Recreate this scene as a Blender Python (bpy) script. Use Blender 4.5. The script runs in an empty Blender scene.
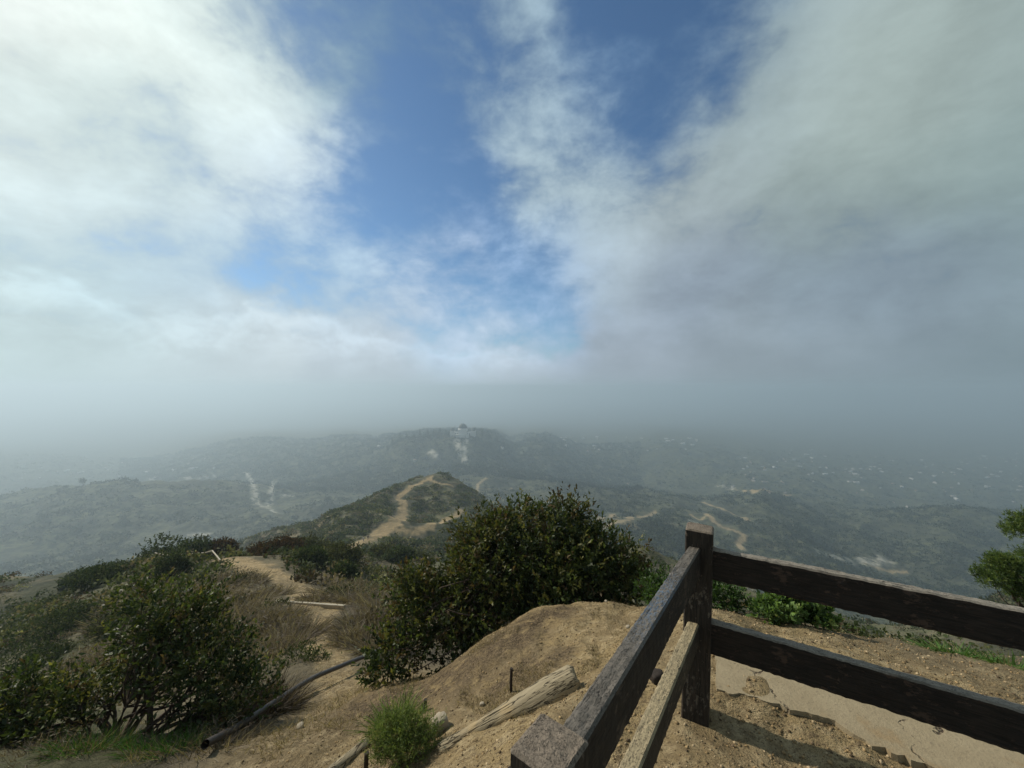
import bpy, bmesh, math, random
import numpy as np
from mathutils import Vector, Matrix
R = math.radians
rng = np.random.default_rng(7)
random.seed(7)
sc = bpy.context.scene
COL = sc.collection

# ------------------------------------------------------------------ camera
F, EYE, PITCH = 385.0, 1.6, R(0.6)
cd = bpy.data.cameras.new("camera"); cam = bpy.data.objects.new("camera", cd); COL.objects.link(cam)
cd.sensor_width = 36; cd.lens = F / 1024 * 36; cd.clip_start = 0.05; cd.clip_end = 60000
cam.location = (0, 0, EYE); cam.rotation_euler = (R(90) + PITCH, 0, 0)
sc.camera = cam
SUN_AZ, SUN_EL = -60.0, 36.0          # degrees: azimuth from +Y towards +X
sd = Vector((math.sin(R(SUN_AZ)) * math.cos(R(SUN_EL)), math.cos(R(SUN_AZ)) * math.cos(R(SUN_EL)), math.sin(R(SUN_EL))))
SUN_STRENGTH = 4.2
sl = bpy.data.lights.new("sun", 'SUN'); sl.energy = SUN_STRENGTH; sl.angle = R(1.2); sl.color = (1.0, 0.93, 0.80)
so = bpy.data.objects.new("sun", sl); COL.objects.link(so); so.rotation_euler = sd.to_track_quat('Z', 'Y').to_euler()
so.location = (-20, 20, 30)
sc.view_settings.view_transform = 'Standard'; sc.view_settings.look = 'None'
sc.view_settings.exposure = 0.0; sc.view_settings.gamma = 1; sc.view_settings.use_curve_mapping = False
sc.render.engine = 'CYCLES'
sc.cycles.max_bounces = 6; sc.cycles.diffuse_bounces = 3; sc.cycles.glossy_bounces = 2
sc.cycles.transmission_bounces = 3; sc.cycles.volume_bounces = 1; sc.cycles.transparent_max_bounces = 8
sc.cycles.use_denoising = True
sc.cycles.sample_clamp_indirect = 4

def pdir(px, py):
    a, b = px - 512.0, 384.0 - py
    return (a, F * math.cos(PITCH) - b * math.sin(PITCH), F * math.sin(PITCH) + b * math.cos(PITCH))
def P(px, py, Y):
    d = pdir(px, py); s = Y / d[1]
    return Vector((d[0] * s, Y, EYE + d[2] * s))
def Pz(px, py, z):
    d = pdir(px, py); s = (z - EYE) / d[2]
    return Vector((d[0] * s, d[1] * s, z))
def lin(r, g, b):
    f = lambda c: (c / 255 / 12.92) if c <= 10 else ((c / 255 + 0.055) / 1.055) ** 2.4
    return (f(r), f(g), f(b))

# ------------------------------------------------------------------ node helper
class NT:
    def __init__(s, tree):
        s.t = tree; s.t.nodes.clear()
    def n(s, typ, **kw):
        nd = s.t.nodes.new(typ)
        for k, v in kw.items():
            if k.startswith('i_'):
                nd.inputs[k[2:].replace('__', ' ')].default_value = v
            else: setattr(nd, k, v)
        return nd
    def l(s, a, b): s.t.links.new(a, b)
    def put(s, inp, v):
        if isinstance(v, bpy.types.NodeSocket): s.l(v, inp)
        else: inp.default_value = v
    def m(s, op, a, b=0.0, c=0.0, clamp=False):
        nd = s.n('ShaderNodeMath', operation=op, use_clamp=clamp)
        s.put(nd.inputs[0], a); s.put(nd.inputs[1], b); s.put(nd.inputs[2], c)
        return nd.outputs[0]
    def v(s, op, a, b=(0, 0, 0), scale=None):
        nd = s.n('ShaderNodeVectorMath', operation=op)
        s.put(nd.inputs[0], a)
        if op not in ('SCALE', 'NORMALIZE', 'LENGTH'): s.put(nd.inputs[1], b)
        if scale is not None: s.put(nd.inputs['Scale'], scale)
        return nd.outputs['Value'] if op in ('DOT_PRODUCT', 'LENGTH') else nd.outputs[0]
    def mix(s, f, a, b):
        nd = s.n('ShaderNodeMix', data_type='RGBA')
        s.put(nd.inputs[0], f)
        for i, v in ((6, a), (7, b)):
            if not isinstance(v, bpy.types.NodeSocket): v = (*v[:3], 1)
            s.put(nd.inputs[i], v)
        return nd.outputs[2]
    def noise(s, vec, scale, detail=4, rough=0.55, dist=0.0, col=False):
        nd = s.n('ShaderNodeTexNoise'); s.put(nd.inputs['Vector'], vec)
        nd.inputs['Scale'].default_value = scale; nd.inputs['Detail'].default_value = detail
        nd.inputs['Roughness'].default_value = rough; nd.inputs['Distortion'].default_value = dist
        return nd.outputs['Color'] if col else nd.outputs['Fac']
    def ramp(s, f, lo, hi, a=0.0, b=1.0):
        nd = s.n('ShaderNodeMapRange', interpolation_type='SMOOTHSTEP')
        s.put(nd.inputs[0], f); s.put(nd.inputs[1], lo); s.put(nd.inputs[2], hi); s.put(nd.inputs[3], a); s.put(nd.inputs[4], b)
        return nd.outputs[0]
    def bump(s, h, strength=0.5, dist=0.05, nrm=None):
        nd = s.n('ShaderNodeBump'); s.put(nd.inputs['Height'], h)
        nd.inputs['Strength'].default_value = strength; nd.inputs['Distance'].default_value = dist
        if nrm is not None: s.l(nrm, nd.inputs['Normal'])
        return nd.outputs[0]

# ------------------------------------------------------------------ world: Nishita sky with broken cloud
w = bpy.data.worlds.new("World"); sc.world = w; w.use_nodes = True
g = NT(w.node_tree)
out = g.n('ShaderNodeOutputWorld')
dirv = g.v('NORMALIZE', g.n('ShaderNodeTexCoord').outputs['Generated'])
sky = g.n('ShaderNodeTexSky', sky_type='NISHITA', sun_disc=False, sun_elevation=R(SUN_EL), sun_rotation=R(SUN_AZ),
          altitude=500, air_density=1.0, dust_density=0.6, ozone_density=2.0)
# directions in the sky: (px, py, colour of the cloud there, how much cloud)
LOBES = [
 (20,25,(252,255,250),1.0),(110,60,(244,255,248),.9),(200,25,(240,252,246),.95),(250,90,(228,242,240),.8),(60,105,(172,198,198),.72),
 (50,165,(232,243,242),.95),(150,185,(222,234,238),.9),(240,160,(214,228,234),.8),(325,190,(208,224,236),.68),(160,135,(160,188,194),.6),
 (285,20,(150,175,185),.45),(340,70,(112,142,162),.42),(430,60,(108,138,162),.40),(405,150,(110,140,175),.06),(420,215,(120,150,185),.05),(370,205,(150,180,205),.2),
 (90,252,(166,196,210),.55),(200,255,(160,190,210),.52),(300,250,(168,196,216),.50),(335,285,(170,196,216),.52),(425,255,(190,206,224),.62),(395,232,(180,205,225),.5),
 (40,310,(206,224,226),.95),(130,330,(202,219,222),1.0),(210,312,(200,216,222),.85),(270,325,(212,224,230),1.0),(380,335,(198,212,222),.9),(440,300,(185,202,222),.6),
 (460,330,(170,195,220),.38),(530,320,(150,180,215),.15),(545,270,(150,180,215),.3),(500,352,(214,226,236),.85),(450,210,(130,160,200),.25),
 (60,380,(184,206,208),1.0),(220,385,(188,202,208),1.0),(380,390,(178,191,200),1.0),(520,385,(168,181,193),1.0),
 (545,20,(150,172,185),.55),(505,90,(160,182,195),.6),(560,120,(170,190,200),.62),(600,70,(110,145,180),.18),(640,75,(100,130,165),.12),(690,75,(110,138,165),.2),(710,20,(100,125,150),.25),
 (620,15,(95,130,165),.15),(580,180,(180,200,208),.9),(600,260,(176,192,202),.95),(690,170,(166,180,184),.9),(760,120,(158,174,176),.9),(820,30,(160,176,176),.9),
 (930,60,(164,178,174),1.0),(850,190,(152,168,166),1.0),(1000,180,(138,157,157),1.0),(1010,30,(146,164,164),1.0),(700,290,(142,157,172),.95),
 (820,280,(130,147,160),.85),(900,282,(124,142,160),.75),(1010,290,(124,143,152),.95),(770,345,(144,158,168),1.0),(895,320,(146,161,171),1.0),(990,345,(132,149,157),1.0),
 (640,350,(154,168,182),1.0),(640,395,(156,168,178),1.0),(760,400,(140,153,162),1.0),(880,400,(130,146,154),1.0),(1010,400,(120,139,147),1.0),
]
warp = g.v('SCALE', g.v('SUBTRACT', g.noise(dirv, 3.6, 3, 0.5, col=True), (0.5, 0.5, 0.5)), scale=0.16)
warp2 = g.v('SCALE', g.v('SUBTRACT', g.noise(dirv, 12.0, 6, 0.6, col=True), (0.5, 0.5, 0.5)), scale=0.085)
dw = g.v('NORMALIZE', g.v('ADD', g.v('ADD', dirv, warp), warp2))
KL = 150.0
acc_c = None; acc_w = None; acc_m = None
for (px, py, colr, cov) in LOBES:
    d = Vector(pdir(px, py)).normalized()
    wt = g.m('EXPONENT', g.m('MULTIPLY_ADD', g.v('DOT_PRODUCT', dw, tuple(d)), KL, -KL))
    c4 = g.v('SCALE', lin(*colr), scale=wt)
    acc_c = c4 if acc_c is None else g.v('ADD', acc_c, c4)
    acc_w = wt if acc_w is None else g.m('ADD', acc_w, wt)
    acc_m = g.m('MULTIPLY', wt, cov) if acc_m is None else g.m('MULTIPLY_ADD', wt, cov, acc_m)
EPS = 2e-4
acc_w = g.m('ADD', acc_w, EPS)
acc_c = g.v('ADD', acc_c, tuple(EPS * c for c in lin(150, 166, 172)))
acc_m = g.m('ADD', acc_m, EPS * 0.9)
inv = g.m('DIVIDE', 1.0, acc_w)
cloud_c = g.v('SCALE', acc_c, scale=inv)
cover = g.m('MULTIPLY', acc_m, inv)
# cloud texture is stretched along the horizon like layers seen from below
flat = g.v('MULTIPLY', dirv, (1.0, 1.0, 1.7))
n1 = g.noise(flat, 4.2, 8, 0.6, 0.2)
n2 = g.noise(flat, 13.0, 6, 0.62, 0.3)
tex = g.m('ADD', g.m('MULTIPLY', g.m('SUBTRACT', n1, 0.5), 1.45), g.m('MULTIPLY', g.m('SUBTRACT', n2, 0.5), 0.46))
maskc = g.ramp(g.m('ADD', cover, g.m('MULTIPLY', tex, 1.0)), 0.18, 0.80)
sepz = g.n('ShaderNodeSeparateXYZ'); g.l(dirv, sepz.inputs[0])
low = g.ramp(sepz.outputs[2], 0.0, 0.12, 1.0, 0.0)
maskc = g.m('MAXIMUM', maskc, low)
# lumps of light and dark in the cloud itself, thinner towards the horizon murk
hi = g.m('SUBTRACT', 1.0, g.m('MULTIPLY', low, 0.8))
bright = g.m('ADD', 1.03, g.m('MULTIPLY', g.m('MULTIPLY', tex, 0.62), hi))
cloud_c = g.v('SCALE', cloud_c, scale=bright)
# a bank of low cloud with a billowing top, lying along the horizon in front
sx_ = g.n('ShaderNodeSeparateXYZ'); g.l(dirv, sx_.inputs[0])
azn = g.m('ARCTAN2', sx_.outputs[0], sx_.outputs[1]); elev = g.m('ARCSINE', sx_.outputs[2])
cr = g.n('ShaderNodeValToRGB'); cr.color_ramp.interpolation = 'B_SPLINE'
BANK = [(-400,230),(-150,255),(0,264),(45,266),(85,284),(135,312),(170,318),(215,308),(265,294),(315,306),(355,326),(420,338),(460,352),(505,342),(545,352),(600,385),(760,396)]
e0 = cr.color_ramp.elements
for i_, (bx, by) in enumerate(BANK):
    a_ = math.atan((bx - 512) / F); t_ = (a_ + 1.3) / 2.0; el_ = math.atan((388 - by) / F * math.cos(a_)) * 2.2
    if i_ < 2: e_ = e0[i_]; e_.position = t_
    else: e_ = e0.new(t_)
    el_ = max(el_, 0); e_.color = (el_, el_, el_, 1)
g.l(g.m('DIVIDE', g.m('ADD', azn, 1.3), 2.0), cr.inputs[0])
n4 = g.noise(g.v('MULTIPLY', dirv, (1, 1, 1.3)), 16.0, 7, .58, .25)
dd = g.m('ADD', g.m('SUBTRACT', g.m('DIVIDE', cr.outputs[0], 2.2), elev), g.m('MULTIPLY', g.m('SUBTRACT', n4, .5), .11))
bmask = g.m('MULTIPLY', g.ramp(dd, -.004, .030), g.ramp(azn, .22, .0, 0.0, 1.0))
lum = g.m('MULTIPLY_ADD', g.ramp(elev, .01, .08), g.m('MULTIPLY', g.ramp(g.m('ADD', dd, g.m('MULTIPLY', g.m('SUBTRACT', n4, .5), .12)), .12, .0), .20), 1.0)
bankc = g.v('SCALE', g.v('MULTIPLY', cloud_c, (1.0, 1.0, 1.0)), scale=lum)
cloud_c = g.mix(bmask, cloud_c, bankc)
maskc = g.m('MAXIMUM', maskc, g.m('MULTIPLY', bmask, .93))
bgc = g.n('ShaderNodeBackground'); g.l(cloud_c, bgc.inputs[0]); bgc.inputs[1].default_value = 1.0
bgs = g.n('ShaderNodeBackground'); g.l(g.v('MULTIPLY', sky.outputs[0], (.78, 1.02, 1.13)), bgs.inputs[0]); bgs.inputs[1].default_value = 0.088
mx = g.n('ShaderNodeMixShader'); g.l(maskc, mx.inputs[0]); g.l(bgs.outputs[0], mx.inputs[1]); g.l(bgc.outputs[0], mx.inputs[2])
g.l(mx.outputs[0], out.inputs[0])
w.cycles.sampling_method = 'MANUAL'; w.cycles.sample_map_resolution = 512

# ------------------------------------------------------------------ object helpers
def tag(o, label=None, cat=None, group=None, kind=None):
    if label: o['label'] = label
    if cat: o['category'] = cat
    if group: o['group'] = group
    if kind: o['kind'] = kind
    return o
def link(name, me, parent=None, mat=None):
    o = bpy.data.objects.new(name, me); COL.objects.link(o)
    if mat is not None:
        for m_ in (mat if isinstance(mat, (list, tuple)) else [mat]): me.materials.append(m_)
    if parent is not None: o.parent = parent
    return o
def empty(name, loc=(0, 0, 0), rz=0.0):
    o = bpy.data.objects.new(name, None); COL.objects.link(o); o.location = loc; o.rotation_euler = (0, 0, rz)
    o.empty_display_size = 0.2
    return o
def mesh_np(name, verts, faces, smooth=False, attrs=None):
    """verts (n,3), faces (m,k) array"""
    me = bpy.data.meshes.new(name)
    verts = np.asarray(verts, np.float32); faces = np.asarray(faces, np.int32)
    k = faces.shape[1]
    me.vertices.add(len(verts)); me.vertices.foreach_set('co', verts.ravel())
    me.loops.add(faces.size); me.loops.foreach_set('vertex_index', faces.ravel())
    me.polygons.add(len(faces)); me.polygons.foreach_set('loop_start', np.arange(0, faces.size, k, dtype=np.int32))
    me.polygons.foreach_set('loop_total', np.full(len(faces), k, np.int32))
    if smooth: me.polygons.foreach_set('use_smooth', np.ones(len(faces), bool))
    me.update(calc_edges=True)
    for an, av in (attrs or {}).items():
        av = np.asarray(av, np.float32)
        if av.ndim == 1:
            a = me.attributes.new(an, 'FLOAT', 'POINT'); a.data.foreach_set('value', av)
        else:
            a = me.attributes.new(an, 'FLOAT_COLOR', 'POINT')
            if av.shape[1] == 3: av = np.concatenate([av, np.ones((len(av), 1), np.float32)], 1)
            a.data.foreach_set('color', av.ravel())
    return me
def bm_obj(name, bm, mat, parent=None, smooth=False):
    me = bpy.data.meshes.new(name); bm.normal_update(); bm.to_mesh(me); bm.free()
    if smooth: me.polygons.foreach_set('use_smooth', np.ones(len(me.polygons), bool))
    return link(name, me, parent, mat)

# ------------------------------------------------------------------ noise
_perm = rng.permutation(4096)
_ga = rng.uniform(0, 2 * np.pi, 4096)
def gnoise(x, y):
    xi = np.floor(x).astype(np.int64); yi = np.floor(y).astype(np.int64)
    xf = x - xi; yf = y - yi
    u = xf * xf * xf * (xf * (xf * 6 - 15) + 10); v = yf * yf * yf * (yf * (yf * 6 - 15) + 10)
    def gr(ix, iy, dx, dy):
        a = _ga[(_perm[ix & 4095] + iy * 57) & 4095]
        return np.cos(a) * dx + np.sin(a) * dy
    a = gr(xi, yi, xf, yf); b = gr(xi + 1, yi, xf - 1, yf); c = gr(xi, yi + 1, xf, yf - 1); d = gr(xi + 1, yi + 1, xf - 1, yf - 1)
    return ((a * (1 - u) + b * u) * (1 - v) + (c * (1 - u) + d * u) * v) * 1.5
def sstep(x, a, b):
    t = np.clip((x - a) / (b - a), 0, 1); return t * t * (3 - 2 * t)
def pchip(x, y, xq):
    """monotone cubic along the last axis; x,y (k,), xq (q,)"""
    h = np.diff(x); dl = np.diff(y) / h
    m = np.zeros_like(y)
    m[0] = dl[0]; m[-1] = dl[-1]
    s = dl[:-1] * dl[1:]
    w1 = 2 * h[1:] + h[:-1]; w2 = h[1:] + 2 * h[:-1]
    with np.errstate(divide='ignore', invalid='ignore'):
        hm = (w1 + w2) / (w1 / dl[:-1] + w2 / dl[1:])
    m[1:-1] = np.where(s > 0, hm, 0)
    i = np.clip(np.searchsorted(x, xq) - 1, 0, len(x) - 2)
    t = np.clip((xq - x[i]) / h[i], 0, 1)
    return (y[i] * (2 * t**3 - 3 * t**2 + 1) + h[i] * m[i] * (t**3 - 2 * t**2 + t) + y[i + 1] * (-2 * t**3 + 3 * t**2) + h[i] * m[i + 1] * (t**3 - t**2))

# ------------------------------------------------------------------ terrain: lines of the land, near to far, as (bearing px, distance Y, py or ('z', height))
def zz(h): return ('z', h)
LAND = [
 [( -200,.55,zz(0)),(512,.6,zz(0)),(1300,.55,zz(0))],
 [(-200,.8,zz(-.05)),(0,.9,zz(-.08)),(300,1.1,zz(-.12)),(450,1.5,zz(-.14)),(520,1.9,zz(-.16)),(600,2.1,zz(-.08)),(692,2.0,zz(0)),(850,2.0,zz(0)),(1024,1.8,zz(0)),(1300,1.5,zz(0))],
 [(-200,3,790),(0,3.0,765),(150,3.0,766),(300,2.8,762),(380,2.7,752),(440,2.5,742),(520,2.6,704),(585,2.7,672),(650,2.8,640),(720,2.6,632),(800,2.5,640),(900,2.5,650),(1024,2.3,678),(1300,2.1,720)],
 [(-200,4,760),(0,4.0,742),(150,4.0,737),(300,4.2,714),(370,3.9,697),(430,3.7,682),(470,3.7,652),(520,3.8,622),(560,3.9,608),(600,4.0,602),(650,3.8,608),(700,3.4,611),(740,3.2,618),(800,3.05,627),(900,3.0,640),(1024,2.8,664),(1300,2.6,700)],
 [(-200,7,740),(0,7,722),(150,7,715),(300,6.5,672),(340,6.5,668),(400,6.5,665),(470,6.5,668),(560,7,645),(650,7,640),(800,7,650),(1024,7,680),(1300,6,730)],
 [(-200,15,735),(0,15,702),(100,15,672),(200,14,630),(280,13,610),(345,12,612),(400,12,616),(470,12,625),(560,14,640),(650,15,640),(720,20,660),(1024,20,690),(1300,18,740)],
 [(-200,28,680),(0,28,643),(100,28,607),(160,28,583),(215,28,573),(280,25,582),(340,24,590),(400,24,598),(470,25,610),(560,30,640),(720,40,670),(1024,40,700),(1300,35,740)],
 [(-200,70,592),(0,60,581),(60,55,576),(100,50,570),(140,45,563),(215,40,556),(260,42,554),(300,45,553),(340,55,554),(370,70,556),(400,75,558),(430,80,561),(480,80,565),(560,80,546),(640,85,549),(680,90,561),(740,90,581),(830,90,603),(900,100,612),(960,110,600),(1024,110,592),(1300,110,600)],
 [(-200,130,660),(0,120,645),(140,100,622),(215,90,620),(300,80,592),(340,80,568),(365,100,558),(400,100,559),(430,105,561),(480,110,570),(560,130,590),(640,130,600),(740,130,640),(1024,160,680),(1300,160,680)],
 [(-200,180,680),(140,150,645),(215,150,622),(300,140,577),(340,125,550),(370,150,533),(400,155,534),(440,160,536),(480,160,545),(560,170,570),(640,180,590),(740,200,620),(1024,220,660),(1300,220,660)],
 [(-200,280,660),(140,270,615),(240,230,552),(280,210,537),(320,200,523),(340,200,511),(365,210,499),(380,230,491),(400,260,485),(425,290,477),(445,300,475),(470,300,487),(490,290,502),(520,280,520),(560,270,540),(640,260,565),(740,280,598),(1024,300,640),(1300,300,640)],
 [(-200,400,625),(0,400,612),(140,400,592),(240,420,577),(340,420,548),(425,450,520),(470,450,515),(560,450,540),(640,450,552),(740,450,578),(900,450,600),(1024,450,605),(1300,450,605)],
 [(-200,600,555),(0,600,547),(140,600,545),(240,650,532),(300,700,522),(380,750,511),(470,700,500),(560,650,508),(620,600,520),(700,600,532),(800,600,548),(900,600,560),(1024,600,568),(1300,600,568)],
 [(-200,850,510),(0,850,498),(60,850,485),(130,850,481),(200,880,482),(245,900,486),(300,950,491),(380,1000,487),(470,950,475),(520,950,480),(600,950,484),(700,950,496),(760,900,489),(830,950,508),(900,850,513),(960,850,509),(1024,850,515),(1300,850,515)],
 [(-200,1150,512),(0,1150,508),(130,1150,492),(245,1150,487),(300,1150,480),(380,1150,472),(470,1150,463),(560,1200,476),(640,1250,490),(700,1200,492),(760,1150,488),(900,1150,504),(1024,1150,507),(1300,1200,503)],
 [(-200,1600,470),(0,1600,466),(130,1950,460),(200,1900,450),(230,1850,444),(270,1800,441),(310,1750,444),(345,1650,441),(370,1500,445),(385,1400,446),(400,1330,442),(420,1320,438.5),(440,1310,435.5),(465,1300,435.5),(485,1310,437),(500,1330,442),(515,1430,448),(530,1480,444),(541,1500,442),(560,1550,447),(585,1700,451),(625,1850,447),(665,1900,441),(700,1900,445),(760,1900,452),(850,1900,459),(1024,1900,466),(1300,1900,466)],
 [(-200,2600,zz(-385)),(1300,2600,zz(-385))],
 [(-200,6000,zz(-385)),(1300,6000,zz(-385))],
 [(-200,14000,zz(-385)),(1300,14000,zz(-385))],
]
ROWS = [10, 40, 46, 44, 40, 44, 46, 16, 34, 54, 12, 46, 50, 34, 46, 14, 10, 8]
az_in = np.arctan((np.linspace(-60, 1084, 1145) - 512) / F)
az_l = np.linspace(-math.pi, az_in[0], 90)[:-1]; az_r = np.linspace(az_in[-1], math.pi, 90)[1:]
AZ = np.concatenate([az_l, az_in, az_r]); NC = len(AZ)
kn_lr = []; kn_e = []
for line in LAND:
    a = []; lr = []; e = []
    for px, Y, v in line:
        wy = F; az = math.atan((px - 512) / F)
        z = v[1] if isinstance(v, tuple) else P(px, v, Y).z
        rho = Y / math.cos(az)
        a.append(az); lr.append(math.log(rho)); e.append(z)
    a = np.array(a); lr = np.array(lr); e = np.array(e)
    # behind the camera every line closes on itself round the summit
    a = np.concatenate([[-math.pi], a, [math.pi]]); m1 = (lr[0] + lr[-1]) / 2; m2 = (e[0] + e[-1]) / 2
    lr = np.concatenate([[m1], lr, [m1]]); e = np.concatenate([[m2], e, [m2]])
    kn_lr.append(pchip(a, lr, AZ)); kn_e.append(pchip(a, e, AZ))
kn_lr = np.array(kn_lr); kn_e = np.array(kn_e)
for k in range(1, len(LAND)): kn_lr[k] = np.maximum(kn_lr[k], kn_lr[k - 1] + 0.02)
tt = np.concatenate([np.arange(n) / n + k for k, n in enumerate(ROWS)] + [[len(ROWS)]])
NR = len(tt)
LR = np.zeros((NR, NC)); EE = np.zeros((NR, NC))
kidx = np.clip(tt.astype(int), 0, len(ROWS) - 1); fr = tt - kidx
for c in range(NC):
    x = kn_lr[:, c]
    q = x[kidx] * (1 - fr) + x[kidx + 1] * fr
    LR[:, c] = q; EE[:, c] = pchip(x, kn_e[:, c], q)
RHO = np.exp(LR); GX = RHO * np.sin(AZ)[None]; GY = RHO * np.cos(AZ)[None]; GZ = EE.copy()
# relief at every scale, each scale only where it is far enough away to read as detail
for lam, A in ((260, 13.0), (130, 13.0), (60, 5.8), (28, 2.3), (13, .95), (6, .26), (2.8, .11), (1.3, .045), (.6, .034), (.27, .018), (.12, .008)):
    msk = sstep(RHO, lam * 1.1, lam * 2.6) * (1 - sstep(RHO, lam * 60, lam * 160))
    far = 1 - sstep(RHO, 2000, 2600)
    nz = gnoise(GX / lam + 13.7, GY / lam + 5.1)
    rid = 0.5 - np.abs(gnoise(GX / lam + 3.3, GY / lam - 8.2)) * 1.6 if lam > 20 else nz
    ob = 1 - np.exp(-((GX + 165) ** 2 + (GY - 1300) ** 2) / 90.0 ** 2)
    GZ += A * (0.5 * nz + (0.55 * rid if lam < 28 else .75 * rid - .2)) * msk * far * ob
# ruts and soil crumbs close by
md = np.exp(-(((GX + .1) / .9) ** 2 + ((GY - 3.2) / .75) ** 2))
GZ -= md * (.05 * np.abs(gnoise(GX / .42 + GY / 1.3, GY / .9)) + .022 * np.abs(gnoise(GX / .15, GY / .22)))
nearm = 1 - sstep(RHO, 6, 12)
GZ += nearm * (0.012 * gnoise(GX / .16, GY / .16) + 0.006 * gnoise(GX / .07, GY / .07)) * sstep(RHO, .8, 1.2)

def col_of(az): return np.interp(az, AZ, np.arange(NC))
def ground(x, y):
    az = math.atan2(x, y); r = math.log(max(math.hypot(x, y), .3)); c = col_of(az); i = int(min(c, NC - 2)); f = c - i
    return float(np.interp(r, LR[:, i], GZ[:, i]) * (1 - f) + np.interp(r, LR[:, i + 1], GZ[:, i + 1]) * f)
def hit(px, py, ymin=0.0, ymax=1e9):
    """first land surface behind a picture direction, at or beyond depth ymin"""
    d = pdir(px, py); az = math.atan2(d[0], d[1]); hyp = math.hypot(d[0], d[1]); e = d[2] / hyp
    i = int(round(float(col_of(az)))); ee = (GZ[:, i] - EYE) / RHO[:, i]
    ok = np.where((ee[1:] >= e) & (RHO[1:, i] * math.cos(az) >= ymin))[0]
    j = ok[0] + 1 if len(ok) else NR - 20
    t = 0.0
    if ee[j] != ee[j - 1] and ee[j - 1] < e: t = (e - ee[j - 1]) / (ee[j] - ee[j - 1])
    r = RHO[j - 1, i] * (1 - t) + RHO[j, i] * t if ee[j - 1] < e else RHO[j, i]
    if r * math.cos(az) > ymax: r = ymax / math.cos(az)
    x, y = r * math.sin(az), r * math.cos(az)
    return Vector((x, y, ground(x, y)))

# trails: (pixels, least depth, width in metres, edge softness)
TRAILS = [
 ([(352,760),(346,715),(342,680),(332,660),(322,645),(315,625),(320,604),(300,590),(270,576),(244,564),(228,558)], 3.0, [1.5,1.0,.6,.6,.7,.8,1.6,2.0,2.6,2.6,2.4], .5),
 ([(310,600),(335,601),(354,603)], 10, 1.0, .7),
 ([(345,549),(362,541),(380,533),(395,523),(402,512),(403,503),(397,497),(408,490),(422,482),(432,477)], 60, [6.5,7,7,6.5,6.5,4.5,4,4,4,4], .35),
 ([(398,530),(415,531),(430,527),(445,520),(458,515),(462,510)], 100, 4.0, .5),
 ([(430,480),(441,484),(452,486)], 150, 2.5, .8),
 ([(600,520),(612,515),(630,519),(640,517),(655,512)], 150, 11, .5),
 ([(628,520),(612,524),(598,528)], 300, 9, .5),
 ([(703,502),(716,507),(730,512),(745,518),(748,521)], 300, 10, .5),
 ([(706,514),(713,521),(720,526),(735,531),(745,535),(738,543),(742,549)], 300, 10, .5),
 ([(690,514),(700,520),(708,516)], 300, 6, .6),
 ([(737,490),(755,493),(790,495)], 400, 11, .5),
 ([(865,562),(875,567),(890,572),(905,572)], 300, 10, .6),
 ([(465,490),(478,484),(487,478)], 300, 7, .5),
 ([(488,489),(512,488)], 300, 5, .6),
 ([(152,556),(120,566),(100,572)], 48, 1.4, .7),
]
CUTS = [
 ([(244,473),(251,480),(254,492),(256,504)], 500, 16, .9), ([(273,482),(271,494),(268,506)], 500, 14, .9), ([(256,503),(268,508),(276,513)], 500, 12, .9),
 ([(281,496),(291,496)], 500, 14, .9), ([(190,536),(206,534)], 400, 16, .9), ([(456,441),(460,450),(465,460)], 900, 26, .8), ([(466,440),(464,452)], 900, 20, .8),
 ([(150,478),(190,479),(215,476)], 900, 14, .8), ([(430,452),(436,456)], 900, 22, .9), ([(715,486),(735,489)], 700, 12, .9),
 ([(862,562),(885,560)], 300, 24, .9), ([(820,553),(850,560)], 300, 14, 1.0), ([(700,525),(690,520)], 300, 14, 1.0),
]
DIRT = np.zeros_like(GZ); PALE = np.zeros_like(GZ)
def stamp(A, poly, ymin, width, soft):
    pts = [hit(px, py, ymin) for px, py in poly]
    ws = width if isinstance(width, list) else [width] * len(pts)
    for (a, b, w0, w1) in zip(pts[:-1], pts[1:], ws[:-1], ws[1:]):
        wm = max(w0, w1) * 2
        sel = (GX > min(a.x, b.x) - wm) & (GX < max(a.x, b.x) + wm) & (GY > min(a.y, b.y) - wm) & (GY < max(a.y, b.y) + wm)
        x = GX[sel]; y = GY[sel]; dx, dy = b.x - a.x, b.y - a.y; L2 = dx * dx + dy * dy + 1e-9
        t = np.clip(((x - a.x) * dx + (y - a.y) * dy) / L2, 0, 1)
        wd = (w0 + (w1 - w0) * t) * 0.5
        d = np.hypot(x - a.x - t * dx, y - a.y - t * dy) / wd
        d = d + 0.45 * gnoise(x / wd.mean() / .9, y / wd.mean() / .9)
        A[sel] = np.maximum(A[sel], 1 - sstep(d, 1 - soft, 1 + soft * .5))
for tr in TRAILS: stamp(DIRT, *tr)
for tr in CUTS: stamp(PALE, *tr)
LIT = np.zeros_like(GZ)
stamp(LIT, [(372,702),(400,698),(430,690),(470,663),(500,640),(530,624),(560,612)], 2.6, [.9,1.2,1.2,1.1,.9,.7,.5], .8)
stamp(LIT, [(560,655),(530,668),(500,684)], 2.3, [.3,.45,.4], .9)
AZG = np.broadcast_to(AZ[None], GZ.shape)
PXG = 512 + F * np.tan(np.clip(AZG, -1.45, 1.45))
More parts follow.
